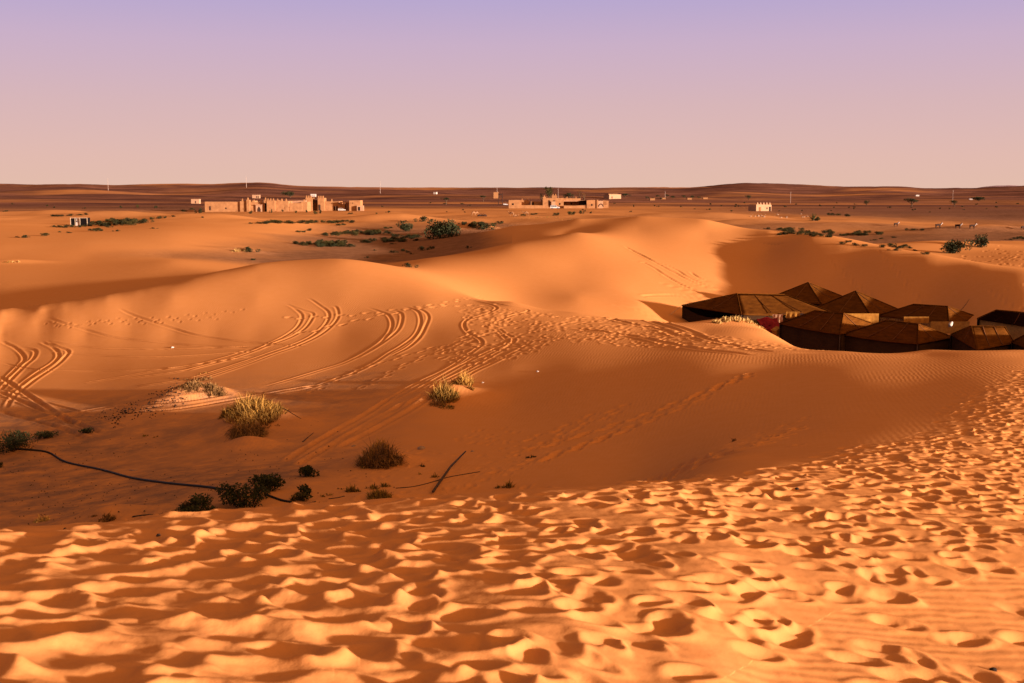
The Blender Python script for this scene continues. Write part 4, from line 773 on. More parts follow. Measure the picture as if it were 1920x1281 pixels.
# ------------------------------------------------------------------ cars
def car(px, py, rz, label, mat, sc=1.0):
    t_ = thing('parked_car', label, 'car', at(px, py), rz)
    prof = [(-2.25, .45), (-2.3, .85), (-2.2, 1.0), (-2.05, 1.72), (-1.9, 1.80), (.35, 1.80), (.55, 1.74), (1.15, 1.12), (2.15, 1.0), (2.3, .85), (2.3, .45)]
    mb = MB(); n_ = len(prof); w = .86
    vs = [(x, -w * (1 - .12 * max(0, z - 1)), z) for x, z in prof] + [(x, w * (1 - .12 * max(0, z - 1)), z) for x, z in prof]
    mb.add(vs, [tuple(range(n_)), tuple(range(2 * n_ - 1, n_ - 1, -1))] + [(i, n_ + i, n_ + (i + 1) % n_, (i + 1) % n_) for i in range(n_)]); mb.build('body', M[mat], t_)
    for s_ in (-1, 1):
        for x0, x1, x2, x3 in ((-1.95, -1.15, -1.15, -1.86), (-1.05, -.15, -.15, -1.05), (-.05, .92, .45, -.05)):
            q = MB(); q.add([(x0, s_ * .865, 1.08), (x1, s_ * .865, 1.08), (x2, s_ * .80, 1.68), (x3, s_ * .80, 1.68)], [(0, 1, 2, 3) if s_ < 0 else (3, 2, 1, 0)]); q.build('window', M['glass'], t_)
        for x in (-1.4, 1.4):
            q = MB(); q.tube([(x, s_ * .70, .36), (x, s_ * .92, .36)], .37, 14); wl = q.build('wheel', M['black'], t_); q = MB(); q.tube([(x, s_ * .90, .36), (x, s_ * .94, .36)], .2, 10); q.build('rim', M['metal'], wl)
        q = MB(); q.box(2.28, 2.33, s_ * .55 - .15, s_ * .55 + .15, .72, .9); q.build('headlight', M['white'], t_)
    q = MB(); q.add([(1.12, -.7, 1.16), (1.12, .7, 1.16), (.6, .62, 1.7), (.6, -.62, 1.7)], [(0, 1, 2, 3)]); q.build('windscreen', M['glass'], t_)
    t_.scale = (sc,) * 3; return t_
car(1040.5, 392, .0, 'silver off-road car parked in front of the farmstead door', 'carpaint', .95); car(641, 396, .15, 'white car parked by the annex of the gatehouse', 'white', .6); car(948, 385, .1, 'distant pale car on the dark plain beside the wooden pylon', 'carpaint', .6)

# ------------------------------------------------------------------ camels, riders
def skin(name, pts, edges, rad, mat, parent=None, sub=2):
    me_ = bpy.data.meshes.new(name); me_.from_pydata(pts, edges, []); o = bpy.data.objects.new(name, me_); C.objects.link(o)
    mo = o.modifiers.new('s', 'SKIN'); sk = me_.skin_vertices[0].data
    for i, r in enumerate(rad): sk[i].radius = (r, r) if not hasattr(r, '__len__') else r
    sk[0].use_root = True; su = o.modifiers.new('d', 'SUBSURF'); su.levels = sub; su.render_levels = sub
    dg = bpy.context.evaluated_depsgraph_get(); new = bpy.data.meshes.new_from_object(o.evaluated_get(dg)); o.modifiers.clear(); o.data = new; bpy.data.meshes.remove(me_); new.name = name
    new.materials.clear(); new.materials.append(M[mat]); new.polygons.foreach_set('use_smooth', [True] * len(new.polygons))
    if parent is not None: o.parent = parent
    return o
def camel(px, py, rz, label, mat, lying=False, sc=1.0):
    z = -.95 if lying else 0
    pts = [(-.75, 0, 1.45), (-.3, 0, 1.5), (.3, 0, 1.45), (.75, 0, 1.4), (-.02, 0, 1.95), (1.05, 0, 1.3), (1.35, 0, 1.45), (1.5, 0, 1.85), (1.58, 0, 2.15), (1.85, 0, 2.12), (2.05, 0, 2.05), (-1.0, 0, 1.35), (-1.08, 0, .95)]
    ed = [(0, 1), (1, 2), (2, 3), (1, 4), (3, 5), (5, 6), (6, 7), (7, 8), (8, 9), (9, 10), (0, 11), (11, 12)]; rad = [.33, .40, .40, .33, .20, .2, .16, .12, .13, .13, .08, .06, .03]
    for x, top in ((-.75, 0), (.7, 3)):
        for y in (-.22, .22):
            k = len(pts)
            if lying: pts += [(x, y, 1.15), (x + .35, y * 1.5, .98), (x - .1, y * 1.6, .96)]
            else: pts += [(x, y, 1.1), (x + (.06 if x > 0 else -.1), y, .62), (x, y, .06)] 
            ed += [(top, k), (k, k + 1), (k + 1, k + 2)]; rad += [.17, .085, .075]
    pts = [(a, b_, c_ + z) for a, b_, c_ in pts]
    o = skin('camel', pts, ed, rad, mat); o.location = at(px, py); o.rotation_euler = (0, 0, rz); o.scale = (sc,) * 3; return tag(o, label, 'camel', 'camels on the plain before the farmstead')
camel(986.5, 405, math.pi, 'dark camel standing highest, on the grassy crest before the farmstead', 'camelfur', sc=.66)
camel(959.5, 405.5, math.pi - .3, 'reddish pale-legged camel standing left of the dark one', 'camelfur', sc=.66)
camel(888, 404.5, .4, 'dark camel standing at the left end of the resting group', 'camelfur', sc=.6); camel(894, 404.2, -2.6, 'second dark camel standing close beside the leftmost one', 'camelfur', sc=.55)
camel(899, 406, .1, 'black camel lying down left in the resting pair', 'door', True, .62); camel(909, 406, math.pi, 'black camel lying down right in the resting pair', 'door', True, .62); camel(966.5, 406, .2, 'brown camel lying beside the reddish standing camel', 'camelfur', True, .55)
def goat(px, py, rz, label, sc=1.0):
    pts = [(-.42, 0, .62), (-.1, 0, .60), (.28, 0, .62), (.44, 0, .66), (.56, 0, .84), (.66, 0, .88), (.80, 0, .80), (-.54, 0, .70), (-.60, 0, .76)]
    ed = [(0, 1), (1, 2), (2, 3), (3, 4), (4, 5), (5, 6), (0, 7), (7, 8)]; rad = [.16, .19, .18, .12, .085, .085, .05, .04, .025]
    for x, top in ((-.40, 0), (.28, 2)):
        for y in (-.10, .10):
            k = len(pts); pts += [(x, y, .45), (x + (.03 if x > 0 else -.05), y, .24), (x, y, .02)]; ed += [(top, k), (k, k + 1), (k + 1, k + 2)]; rad += [.075, .04, .035]
    o = skin('goat', pts, ed, rad, 'door'); o.location = at(px, py); o.rotation_euler = (0, 0, rz); o.scale = (sc,) * 3; tag(o, label, 'goat', 'dark goats grazing on the plain')
    h_ = MB(); h_.tube([(.60, 0, .86), (.68, 0, .87), (.78, 0, .81), (.83, 0, .78)], [.07, .095, .07, .045], 8); h_.build('face', M['white'], o, True); h_ = MB(); h_.tube([(.46, 0, .58), (.50, 0, .66), (.54, 0, .78)], [.06, .11, .095], 8); h_.build('neck_patch', M['white'], o, True)
    for y in (-.045, .045): h_ = MB(); h_.tube([(.64, y, .95), (.60, y * 1.6, 1.06), (.53, y * 2.2, 1.12)], [.02, .016, .006], 5); h_.build('horn', M['stone'], o)
goat(1680, 425, .4, 'dark goat farthest left of those on the plain at right', 1.0); goat(1759, 428.5, .25, 'dark goat with white face and chest above the left end of the sunlit dune strip', 1.15)
goat(1796, 429.5, -.95, 'dark goat seen half end-on, in the middle of those on the plain', 1.15); goat(1823, 429.5, .1, 'dark goat low behind the crest of the sunlit dune strip', 1.1); goat(1918, 432, .6, 'dark goat at the right edge of the frame', 1.1)

# ------------------------------------------------------------------ trees
def acacia(px, pyb, wpx, hpx, label, flat=.28, group='acacias scattered over the plain', bare=.5):
    p = at(px, pyb); s_ = px_scale(p); w = 1.3 * wpx * s_; h = 1.08 * hpx * s_; t_ = thing('acacia', label, 'tree', p, 0, group)
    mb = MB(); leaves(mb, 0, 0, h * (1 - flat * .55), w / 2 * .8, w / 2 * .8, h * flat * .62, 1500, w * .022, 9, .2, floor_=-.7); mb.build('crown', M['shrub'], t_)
    tb = MB(); hz = h * (1 - flat * .8); tb.tube([(0, 0, -.5), (.05 * w, 0, hz * .45), (-.02 * w, 0, hz)], [w * .035 + .12, w * .028 + .08, w * .02 + .05], 7)
    for k in range(6):
        a = k * 1.05 + .3; tb.tube([(.04 * w, 0, hz * .5), (math.cos(a) * w * .16, math.sin(a) * w * .16, hz * .82), (math.cos(a) * w * .32, math.sin(a) * w * .32, h * (1 - flat * .5))], [w * .018 + .05, w * .012 + .03, w * .006 + .02], 5)
    tb.build('trunk', M['trunk'], t_); return t_
acacia(543.5, 371, 22, 12, 'broad dark acacia on the slope behind the long compound', .75); acacia(836, 384, 13, 12, 'small umbrella acacia with a pale trunk, left of the pylon', .32); acacia(906, 378, 12, 10, 'umbrella acacia just left of the block-shaped hut', .32)
acacia(1403, 375, 11, 9, 'round dark acacia on the slope above the lone house', .75); acacia(1624, 386, 11, 9.5, 'small bushy acacia standing left of the big umbrella acacia', .7); acacia(1708.5, 387, 22, 14, 'big umbrella acacia alone on the plain at right', .55); acacia(1789, 388, 14, 11, 'low acacia under the pale pole at right', .45)
acacia(1834, 377, 23, 7, 'long flat dark acacia beside the tiny white hut', .8); acacia(1171, 370, 15, 6, 'flat acacia touching the right end of the far pale house', .6)
for i, (px, b_, w, h) in enumerate(((1214, 374, 8, 5), (1233, 372, 7, 6), (1251, 371, 8, 6), (1262, 373, 9, 5), (1283, 373, 9, 6), (1298, 373, 10, 6), (1310, 373, 6, 4), (1240, 375, 6, 4), (1224, 374.5, 5, 4))): acacia(px, b_, w, h, 'little dark tree in the distant hamlet', .6, 'trees of the distant hamlet')
for i, (px, b_, x0, x1, tp, lb) in enumerate(((1223, 376, 1219, 1228, 372.5, 'low pale house at the left end of the distant hamlet'), (1244, 374, 1241, 1248, 371.5, 'low house below the short pole of the distant hamlet'), (1293, 374.5, 1289, 1297, 371.8, 'low pinkish house among the trees of the distant hamlet'), (1322, 373.5, 1318, 1327, 371, 'pale house at the right end of the distant hamlet'))): hut(px, b_, x0, x1, tp, lb, 'mud', dep=6)
def tree(px, pyb, wpx, hpx, label, mat, n_, airy=1.0):
    p = at(px, pyb) if pyb > 388 else P(px, pyb, at(1050, 391).y + 14); p.z = float(ground(np.array([p.x]), np.array([p.y]))[0]); s_ = px_scale(p); w = 1.45 * wpx * s_; t_ = thing('tree', label, 'tree', p, 0, 'trees behind the farmstead')
    top = P(px, pyb - hpx, p.y).z - p.z; h = top; ch = hpx * s_
    mb = MB(); leaves(mb, 0, 0, h - ch * .5, w / 2 * .8, w / 2 * .8, ch * .55, n_, w * .035, 11, .15, floor_=-.85)
    for k in range(3): leaves(mb, random.uniform(-.25, .25) * w, 0, h - ch * .14, w * .16, w * .16, ch * .2, n_ // 8, w * .03, 2)
    mb.build('crown', M[mat], t_); tb = MB(); tb.tube([(0, 0, -.5), (.02 * w, 0, h * .5), (0, 0, h * .85)], [.3, .22, .06], 7)
    for k in range(7): a = k * .9; tb.tube([(.02 * w, 0, h * .5), (math.cos(a) * w * .3, math.sin(a) * w * .3, h - ch * random.uniform(.2, .6))], [.12, .03], 5)
    tb.build('trunk', M['trunk'], t_)
tree(1028.5, 372, 16, 21, 'tallest tree of the farmstead, rising above the skyline behind the turret', 'green', 1100); tree(1015.5, 378, 7, 15, 'narrow dark tree left of the tallest one', 'shrub_far', 600); tree(1059.5, 371.5, 8, 7, 'dark round tree behind the flat roof, left of its pair', 'shrub', 500); tree(1067, 371.5, 12, 9.5, 'dark tree behind the flat roof, the wider one of its pair', 'shrub', 700); tree(1075, 371, 5, 7, 'small tree at the right end of the dark trees behind the flat roof', 'shrub_far', 300)
tree(1087, 374, 8, 17, 'thin see-through tree above the corner of the farmstead', 'green', 260); tree(1095, 374, 7, 12, 'sparse brownish tree, rightmost behind the farmstead', 'dead', 200)
# the date palm
p = at(1525, 414); s_ = px_scale(p); pt = thing('date_palm', 'bushy young date palm on the plain below the lone house', 'palm', p)
for k in range(2):
    mb = MB(); ox = (0, 8 * s_)[k]; hh = (17, 10)[k] * s_
    for i in range(46):
        a = random.uniform(0, 6.28); el = random.uniform(.25, 1.45); L = hh * random.uniform(.75, 1.0); pts = []
        for q in np.linspace(0, 1, 6): pts.append(Vector((ox + math.cos(a) * math.cos(el) * L * q, math.sin(a) * math.cos(el) * L * q, math.sin(el) * L * q - .35 * L * q * q * math.cos(el))))
        for q in range(5):
            sd = Vector((-math.sin(a), math.cos(a), .3)) * hh * .035 * (1.2 - q / 6); tn = random.random()
            mb.add([pts[q] - sd, pts[q] + sd, pts[q + 1] + sd * .85, pts[q + 1] - sd * .85], [(0, 1, 2, 3)], 0, tn)
    mb.build('fronds', M['palm'], pt)
mb = MB(); mb.tube([(0, 0, -.4), (0, 0, 3.2 * s_)], [.35, .25], 8); mb.build('trunk', M['trunk'], pt)

# ------------------------------------------------------------------ shrubs of the middle distance
protos = []
for k in range(4):
    mb = MB(); leaves(mb, 0, 0, .38, .46, .46, .62, 480, .075, 6, .35, floor_=-.6); o = mb.build('shrub', M[('shrub_far', 'green', 'shrub', 'green')[k]]); protos.append(o)
used = set(); protos[3].name = 'shrub'
def low(px, py, wpx, hpx, label, group=None, kind=0, name='shrub', cat='shrub', dep=None):
    p = at(px, py); s_ = px_scale(p); w = wpx * s_; h = hpx * s_
    o = protos[kind]
    if kind in used: o = o.copy(); C.objects.link(o)
    used.add(kind); p.z -= .03; o.location = p; o.rotation_euler = (0, 0, random.uniform(0, 6)); o.scale = (w * 1.05, w * 1.05 if dep is None else dep, h * 1.08); tag(o, label, cat)
    if group: o['group'] = group
    elif 'group' in o: del o['group']
    return o
def bigshrub(px, py, w, h, label, n_, mat='shrub', leaf=.12, lumps=9):
    p = at(px, py); s_ = px_scale(p); return shrub('bush', label, 'bush', p, w * s_, h * s_, n_, leaf, mat, None, lumps)
bigshrub(826, 447, 58, 35, 'largest dark bush of the middle plain, at the foot of the sand hill', 3200, leaf=.17, lumps=14); bigshrub(762, 434, 30, 18, 'round dark bush left of the largest one', 1200, leaf=.16); bigshrub(1790, 475, 42, 28, 'wide dark bush behind the long dune at right', 1900, leaf=.13, lumps=12); bigshrub(1839, 464, 30, 25, 'dark bush with a thin top, right of the wide one behind the long dune', 900, leaf=.13)
low(794, 416, 17, 11, 'dark bush far behind the round one', kind=2); low(809, 415, 8, 5, 'tiny bush right of the bush far behind the round one', kind=2)
low(466, 472, 22, 10, 'dark shrub on the sunlit sand left of the dark gravel', kind=2); low(474, 488, 11, 4, 'flat little shrub where the gravel meets the near dune', kind=2); low(765, 501, 19, 9, 'dark shrub nearest the crest of the bright dune', kind=2)
for px, py, w, h in ((736, 474, 12, 5), (756, 471, 11, 5), (764, 474, 7, 4), (771, 477, 6, 4), (791, 470, 13, 9), (810, 467, 11, 6), (689, 484, 6, 4), (702, 470, 6, 3), (735, 458, 8, 3)): low(px, py, w, h, 'small round shrub on the dark gravel of the middle plain', 'shrubs dotted over the dark gravel', 2)
low(877, 466, 7, 6, 'single shrub at the foot of the shaded sand slope', kind=2)
for g_, lb, rows in (
    ('shrub strip beside the black cabins', 'low green shrub in the dense strip right of the black cabins', [(random.uniform(166, 205), random.uniform(421, 425), random.uniform(12, 20), random.uniform(5, 8)) for _ in range(10)] + [(random.uniform(200, 272), random.uniform(416, 423), random.uniform(12, 22), random.uniform(6, 9)) for _ in range(20)] + [(202, 427, 10, 6), (285, 412, 10, 5), (300, 410, 14, 5), (310, 409, 7, 4), (325, 406.5, 9, 3)]),
    ('shrubs in front of the black cabins', 'low green shrub in the sand before or left of the black cabins', [(102, 426, 14, 4), (112, 427, 12, 5), (122, 427.5, 16, 6), (135, 426, 12, 5), (148, 426.5, 12, 5), (158, 425.5, 10, 4), (172, 433, 14, 5), (182, 434, 18, 7), (189, 433, 10, 4), (220, 434, 9, 4), (131, 437, 12, 3), (112, 436, 6, 3), (46, 446, 18, 6), (84, 442.5, 18, 6), (100, 406, 12, 4), (110, 406, 22, 4), (130, 405, 14, 4), (150, 404, 12, 3), (287, 429, 9, 3)]),
    ('shrub strip behind the second dune at left', 'low yellow-green shrub in the long strip between compound and dunes', [(random.uniform(495, 660), 420 - random.uniform(0, 3) - .8 * math.sin((q - 10) / 8), random.uniform(10, 18), random.uniform(4, 6)) for q in range(26)] + [(628, 416.5, 14, 4), (640, 416, 14, 4), (650, 416, 10, 4), (635, 423, 16, 4), (645, 422.5, 10, 4), (470, 420, 10, 3), (485, 419.5, 14, 4)]),
    ('shrub patches above the gravel', 'dark green shrub in the broken row of patches left of the round bush', [(random.uniform(600, 645), random.uniform(439, 443), random.uniform(10, 16), random.uniform(4, 7)) for _ in range(9)] + [(random.uniform(655, 708), random.uniform(437, 444), random.uniform(11, 18), random.uniform(6, 9)) for _ in range(13)] + [(random.uniform(700, 733), random.uniform(436, 439), random.uniform(9, 14), random.uniform(4, 6)) for _ in range(6)] + [(578, 433, 12, 5), (560, 436, 12, 4), (570, 436, 9, 4), (725, 429, 14, 4), (735, 428, 9, 3)] + [(random.uniform(738, 784), random.uniform(444, 448), random.uniform(12, 18), random.uniform(5, 7)) for _ in range(8)]),
    ('shrub mats at the edge of the gravel', 'dense dark shrub in the low mats along the edge of the dark gravel', [(random.uniform(590, 650), random.uniform(459, 463.5), random.uniform(14, 22), random.uniform(7, 12)) for _ in range(20)] + [(random.uniform(552, 590), random.uniform(457, 461), random.uniform(10, 16), random.uniform(4, 7)) for _ in range(8)] + [(random.uniform(675, 695), random.uniform(454, 456.5), random.uniform(10, 14), random.uniform(4, 6)) for _ in range(4)] + [(random.uniform(698, 765), random.uniform(450, 455), random.uniform(12, 18), random.uniform(5, 7)) for _ in range(12)] + [(778, 452, 14, 5)]),
    ('shrubs right of the largest bush', 'green shrub in the cluster right of the largest bush', [(random.uniform(868, 905), random.uniform(420, 426), random.uniform(10, 16), random.uniform(4, 7)) for _ in range(9)] + [(903, 430, 24, 15), (912, 428, 18, 10), (925, 424, 12, 6), (938, 420, 14, 6), (890, 428, 12, 7)]),
    ('shrub field behind the long dune', 'yellow-green shrub in the flat field behind the long dune at right', [(random.uniform(1462, 1510), 430 + (q % 8) * 1.4 + random.uniform(0, 2), random.uniform(9, 17), random.uniform(4, 6)) for q in range(20)] + [(random.uniform(1510, 1570), 436 + (q % 7) * 1.5, random.uniform(9, 16), random.uniform(4, 6)) for q in range(20)] + [(random.uniform(1575, 1612), random.uniform(438, 443), random.uniform(7, 12), 4) for q in range(6)] + [(random.uniform(1602, 1655), random.uniform(436, 442), random.uniform(10, 16), random.uniform(4, 6)) for q in range(12)]),
    ('dark shrubs along the crest of the long dune', 'dark flat shrub in the hollow just behind the crest of the long dune', [(1592, 454, 14, 4), (1580, 458, 14, 5), (1606, 460, 16, 5), (1620, 462, 16, 5), (1652, 464, 17, 6), (1672, 463, 18, 7), (1684, 466, 18, 6), (1696, 465, 18, 7), (1708, 466, 10, 4), (1680, 470, 16, 5), (1717, 471, 10, 4), (1735, 477, 18, 5), (1640, 451, 9, 3), (1652, 448.5, 9, 3), (1677, 446, 12, 3), (1440, 430, 12, 4), (1458, 431, 12, 4)]),
    ('bushes along the front of the compound', 'bush growing before the wall of the long compound or gatehouse', [(375.5, 400, 11, 10), (438, 396.5, 7, 5), (470, 401, 8, 6), (509, 399.5, 4, 8), (530, 397, 5, 4), (555, 400, 5, 5), (575, 398.5, 4, 5), (592, 402, 10, 6), (600, 400.5, 6, 7), (658, 401.5, 9, 3), (345, 397, 14, 4), (706, 401.5, 4, 3), (729, 399, 6, 4)]),
    ('bushes on the track before the farmstead', 'small dark bush by the track before the farmstead', [(1044, 404.5, 12, 6), (1070, 403.5, 14, 7), (1075, 402.5, 8, 6), (1089, 401, 8, 7), (1107, 400.5, 5, 4), (981, 405.5, 12, 4), (998, 403, 10, 3), (1005, 402.5, 8, 3), (1188, 388.5, 3, 5), (1183, 398, 4, 3)]),
    ('bushes dotted over the plain at left', 'tiny dark bush alone on the plain at left, before the hills', [(23, 383.5, 4, 3), (88, 387, 5, 3), (101, 390, 5, 3), (159, 391.5, 5, 3), (227, 390, 6, 4), (258, 390, 6, 6), (293, 390.5, 6, 5), (360, 394, 10, 4), (163, 403, 10, 4), (12, 397, 7, 3), (380, 408.5, 6, 3)]),
    ('bushes and debris on the plain at right', 'low dark bush on the stony plain right of the palm', [(1556, 404, 14, 5), (1572, 404.5, 12, 4), (1588, 406, 14, 5), (1712, 432, 14, 4), (1728, 432, 12, 4), (1700, 431, 8, 3), (1905, 449, 12, 5), (1912, 448.5, 12, 6), (1918, 449, 10, 5), (1895, 450, 10, 3), (1528, 414, 10, 5), (1533, 413, 8, 6)])):
    for q, (px, py, w, h) in enumerate(rows): low(px, py, w, h, lb, g_, (2 if q % 3 == 0 else q % 2) if 'yellow' not in lb else (0, 1, 3)[q % 3])
for q in range(60):
    low(random.uniform(690, 1910), random.uniform(380.5, 399), random.uniform(2.5, 6), random.uniform(1.6, 3.2), 'tiny dry bush scattered on the stony plain below the far hills', 'dry bushes scattered on the far plain', (0, 2)[q % 2])
low(1, 877, 10, 14, 'dark shrub cut by the left edge of the frame, below the hose', kind=2)

# ------------------------------------------------------------------ the hollow in front: shrubs, tussocks, hose, sticks
for px, py, w, h, n_, lb in ((22, 846, 78, 46, 2600, 'big dark shrub at the left edge of the frame where the hose begins'), (85, 822, 40, 16, 700, 'low dark shrub right of the big one at the left edge'), (163, 813, 24, 10, 350, 'small dark shrub midway up the left sand slope'), (575, 893, 42, 20, 900, 'compact dark shrub highest of the row above the near dune crest'),
                         (503, 920, 70, 36, 1700, 'wide dark shrub in the middle of the row above the near dune crest'), (455, 948, 88, 40, 2000, 'dark shrub at the end of the hose, left of the wide one'), (370, 965, 88, 36, 1700, 'dark shrub half hidden behind the near dune crest'), (572, 925, 32, 16, 380, 'thin dark shrub with a bare twig below the compact one'), (566, 938, 34, 15, 420, 'low olive shrub just behind the near dune crest')):
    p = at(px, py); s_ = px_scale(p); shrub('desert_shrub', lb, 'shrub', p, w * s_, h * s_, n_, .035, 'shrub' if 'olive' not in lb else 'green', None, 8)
T1 = (0, 1)
tussock('largest golden tussock on its own sand mound, with a drooping skirt of dead grass', [(475, 772, 120, 46, 2600, .9, .55, 'grass', T1), (428, 776, 46, 26, 500, .8, .6, 'olive', T1), (520, 770, 40, 30, 500, 1.1, .6, 'grass', T1), (463, 815, 84, 44, 1500, 1.5, 1.5, 'dead', T1), (462, 790, 60, 26, 500, .7, .4, 'grass', (.4, 1)), (500, 792, 60, 14, 200, 1.2, .9, 'dead', T1)], 'grass')
tussock('flattened dead tussock on the small sand mound at left', [(362, 724, 52, 24, 900, 1.6, 1.7, 'dead', T1), (400, 732, 54, 24, 900, 1.7, 1.7, 'dead', T1), (380, 712, 60, 14, 400, 1.4, 1.4, 'dead', T1), (330, 728, 40, 12, 260, 1.4, 1.4, 'dead', T1), (385, 700, 50, 8, 90, 1.0, .8, 'grass', T1), (345, 712, 30, 10, 120, 1.4, 1.2, 'dead', T1)], 'dead')
tussock('upright golden tussock beside the wheel tracks in the middle of the slope', [(833, 745, 66, 48, 1100, .7, .5, 'grass', T1), (836, 748, 60, 40, 700, .8, .6, 'olive', T1), (868, 722, 46, 38, 900, .7, .5, 'grass', (.3, 1)), (822, 758, 46, 24, 400, 1.3, 1.0, 'dead', T1), (838, 765, 40, 16, 240, 1.2, .8, 'olive', T1), (885, 730, 20, 16, 160, .9, .7, 'grass', T1)], 'olive')
tussock('dark tussock with a pale tuft on top, alone in the hollow', [(712, 868, 96, 60, 2100, 1.05, .9, 'dead', T1), (714, 842, 40, 32, 520, .6, .4, 'grass', (.3, 1)), (690, 872, 50, 26, 420, 1.3, 1.0, 'olive', T1), (740, 866, 40, 24, 300, 1.4, 1.1, 'dead', T1)], 'dead')
tussock('short olive tussock peeping over the near dune crest', [(712, 938, 58, 32, 1100, .7, .45, 'olive', (.2, 1)), (700, 916, 30, 18, 260, .7, .5, 'olive', T1), (725, 912, 26, 16, 220, .8, .5, 'olive', T1)], 'olive')
tussock('thin upright grass clump left of the olive tussock', [(663, 922, 30, 26, 220, .7, .4, 'olive', T1), (637, 917, 18, 12, 80, .8, .4, 'olive', T1), (612, 930, 30, 16, 120, .9, .5, 'olive', T1)], 'olive')
tussock('wispy green grass clump beside the near dune crest, right of the pole', [(955, 914, 26, 26, 170, .8, .5, 'olive', T1), (938, 915, 18, 18, 100, .7, .5, 'olive', T1)], 'olive')
tussock('small dark grass clump on the footprint trail', [(996, 858, 24, 12, 150, 1.0, .6, 'shrub', T1), (985, 859, 16, 8, 70, 1.1, .6, 'olive', T1)], 'olive'); tussock('tiny dark grass tuft beside the lying pole, upper one', [(791, 875, 14, 14, 110, .6, .4, 'shrub', T1)], 'shrub'); tussock('green grass tuft beside the lying pole, lower one', [(817, 895, 22, 15, 150, .9, .5, 'olive', T1)], 'olive'); tussock('sparse grass tuft left of the lower green tuft', [(786, 890, 16, 9, 80, .9, .5, 'olive', T1)], 'olive')
tussock('pale straw clump at the lower left, before the near dune crest', [(78, 977, 36, 22, 260, 1.0, 1.2, 'straw', T1)], 'straw'); tussock('brown grass clump on the low mound at lower left', [(200, 975, 34, 26, 240, .7, .5, 'dead', T1), (172, 968, 24, 14, 90, .8, .5, 'dead', T1)], 'dead'); tussock('green grass tuft on the left slope above the hose, the bigger of two', [(272, 818, 18, 12, 130, .8, .5, 'olive', T1)], 'olive'); tussock('green grass tuft on the left slope above the hose, the smaller of two', [(293, 820, 12, 10, 90, .8, .5, 'olive', T1)], 'olive'); tussock('half buried twiggy tuft on the smooth right slope', [(1376, 828, 16, 14, 90, 1.0, .5, 'dead', T1), (1366, 833, 14, 6, 50, 1.2, .7, 'olive', T1)], 'dead')
tussock('pale straw grass fringing the sand mound before the large tent', [(1345, 606, 26, 14, 260, .7, .4, 'straw', T1), (1362, 602, 30, 13, 420, .7, .4, 'straw', T1), (1384, 600.5, 40, 13, 620, .7, .4, 'straw', T1), (1406, 605, 34, 12, 420, .8, .5, 'straw', T1), (1424, 613, 30, 9, 260, .9, .6, 'straw', T1)], 'straw')
tussock('bleached grass along the sand crest left of a dark shrub in the middle distance', [(444, 472, 26, 9, 170, .8, .5, 'straw', T1), (455, 471, 20, 8, 120, .8, .5, 'straw', T1)], 'straw'); tussock('bleached grass at the left edge on the orange slope', [(15, 492, 24, 8, 120, .8, .5, 'grass', T1), (30, 492, 20, 8, 100, .8, .5, 'straw', T1)], 'grass')
tussock('dry grass crowning the top of the sand hill before the farmstead', [(985 + 14 * q, 411 - 2.0 * math.sin(q * .7), 18, 5, 110, .7, .4, ('dead', 'grass')[q % 2], T1) for q in range(7)], 'grass')
def onground(pts, rad, lift=.6, k=5):
    out = []
    for a, b_ in spline(pts, k): q = at(a, b_); out.append(Vector((q.x, q.y, q.z + rad * lift)))
    return out
def lay(name, label, cat, pts, rad, mat, taper=False, group=None):
    w = onground(pts, rad); p0 = w[0].copy(); mb = MB(); n_ = len(w); mb.tube([q - p0 for q in w], [rad * (1 - .75 * i / n_) for i in range(n_)] if taper else rad, 7); o = mb.build(name, M[mat], None, True); o.location = p0; return tag(o, label, cat, group)
lay('hose', 'long black irrigation hose running down the sand from the shrub at left', 'hose', [(30, 843), (60, 845), (92, 850), (125, 868), (190, 882), (250, 898), (320, 908), (380, 914), (425, 920)], .035, 'black')
lay('hose', 'short black hose end emerging right of the row of dark shrubs', 'hose', [(500, 929), (515, 935), (530, 940), (546, 943)], .03, 'black'); lay('hose', 'thin dark hose curving from the olive tussock to the lying pole', 'hose', [(742, 916), (775, 913), (805, 906), (838, 896), (870, 890), (900, 885)], .011, 'black'); lay('hose', 'black hose piece showing above the near dune crest at lower left', 'hose', [(248, 970), (272, 967), (300, 966)], .018, 'black')
lay('stick', 'dark stick lying behind the near dune crest, left of the olive tussock', 'stick', [(570, 946), (580, 944), (592, 941)], .012, 'wood'); lay('stick', 'thin stick lying between two grass clumps by the crest', 'stick', [(616, 936), (632, 934), (646, 931)], .012, 'wood'); lay('stick', 'bare root trailing right from the largest tussock', 'root', [(532, 766), (548, 776), (565, 786)], .018, 'wood', True); lay('stick', 'dark branch half buried beside the wheel tracks', 'branch', [(568, 829), (576, 822), (588, 812)], .022, 'wood', True); lay('stick', 'fine dark stick standing out of the sand far behind the tents at right', 'stick', [(1800, 583), (1808, 575), (1815, 565), (1818, 561)], .02, 'wood', True)
lay('twig', 'pale bent twig on the sand slope above the hose', 'twig', [(243, 882), (250, 883), (258, 882)], .015, 'palestone')
a_, b_ = at(812, 928), at(873, 858); mb = MB(); d_ = b_ - a_; mb.tube([(0, 0, .08), d_ * .5 + Vector((0, 0, .22)), d_ + Vector((0, 0, .18))], [.034, .030, .02], 8); o = mb.build('lying_pole', M['wood'], None, True); o.location = a_; tag(o, 'grey wooden pole lying aslant in the hollow, its foot at the near dune crest', 'pole')
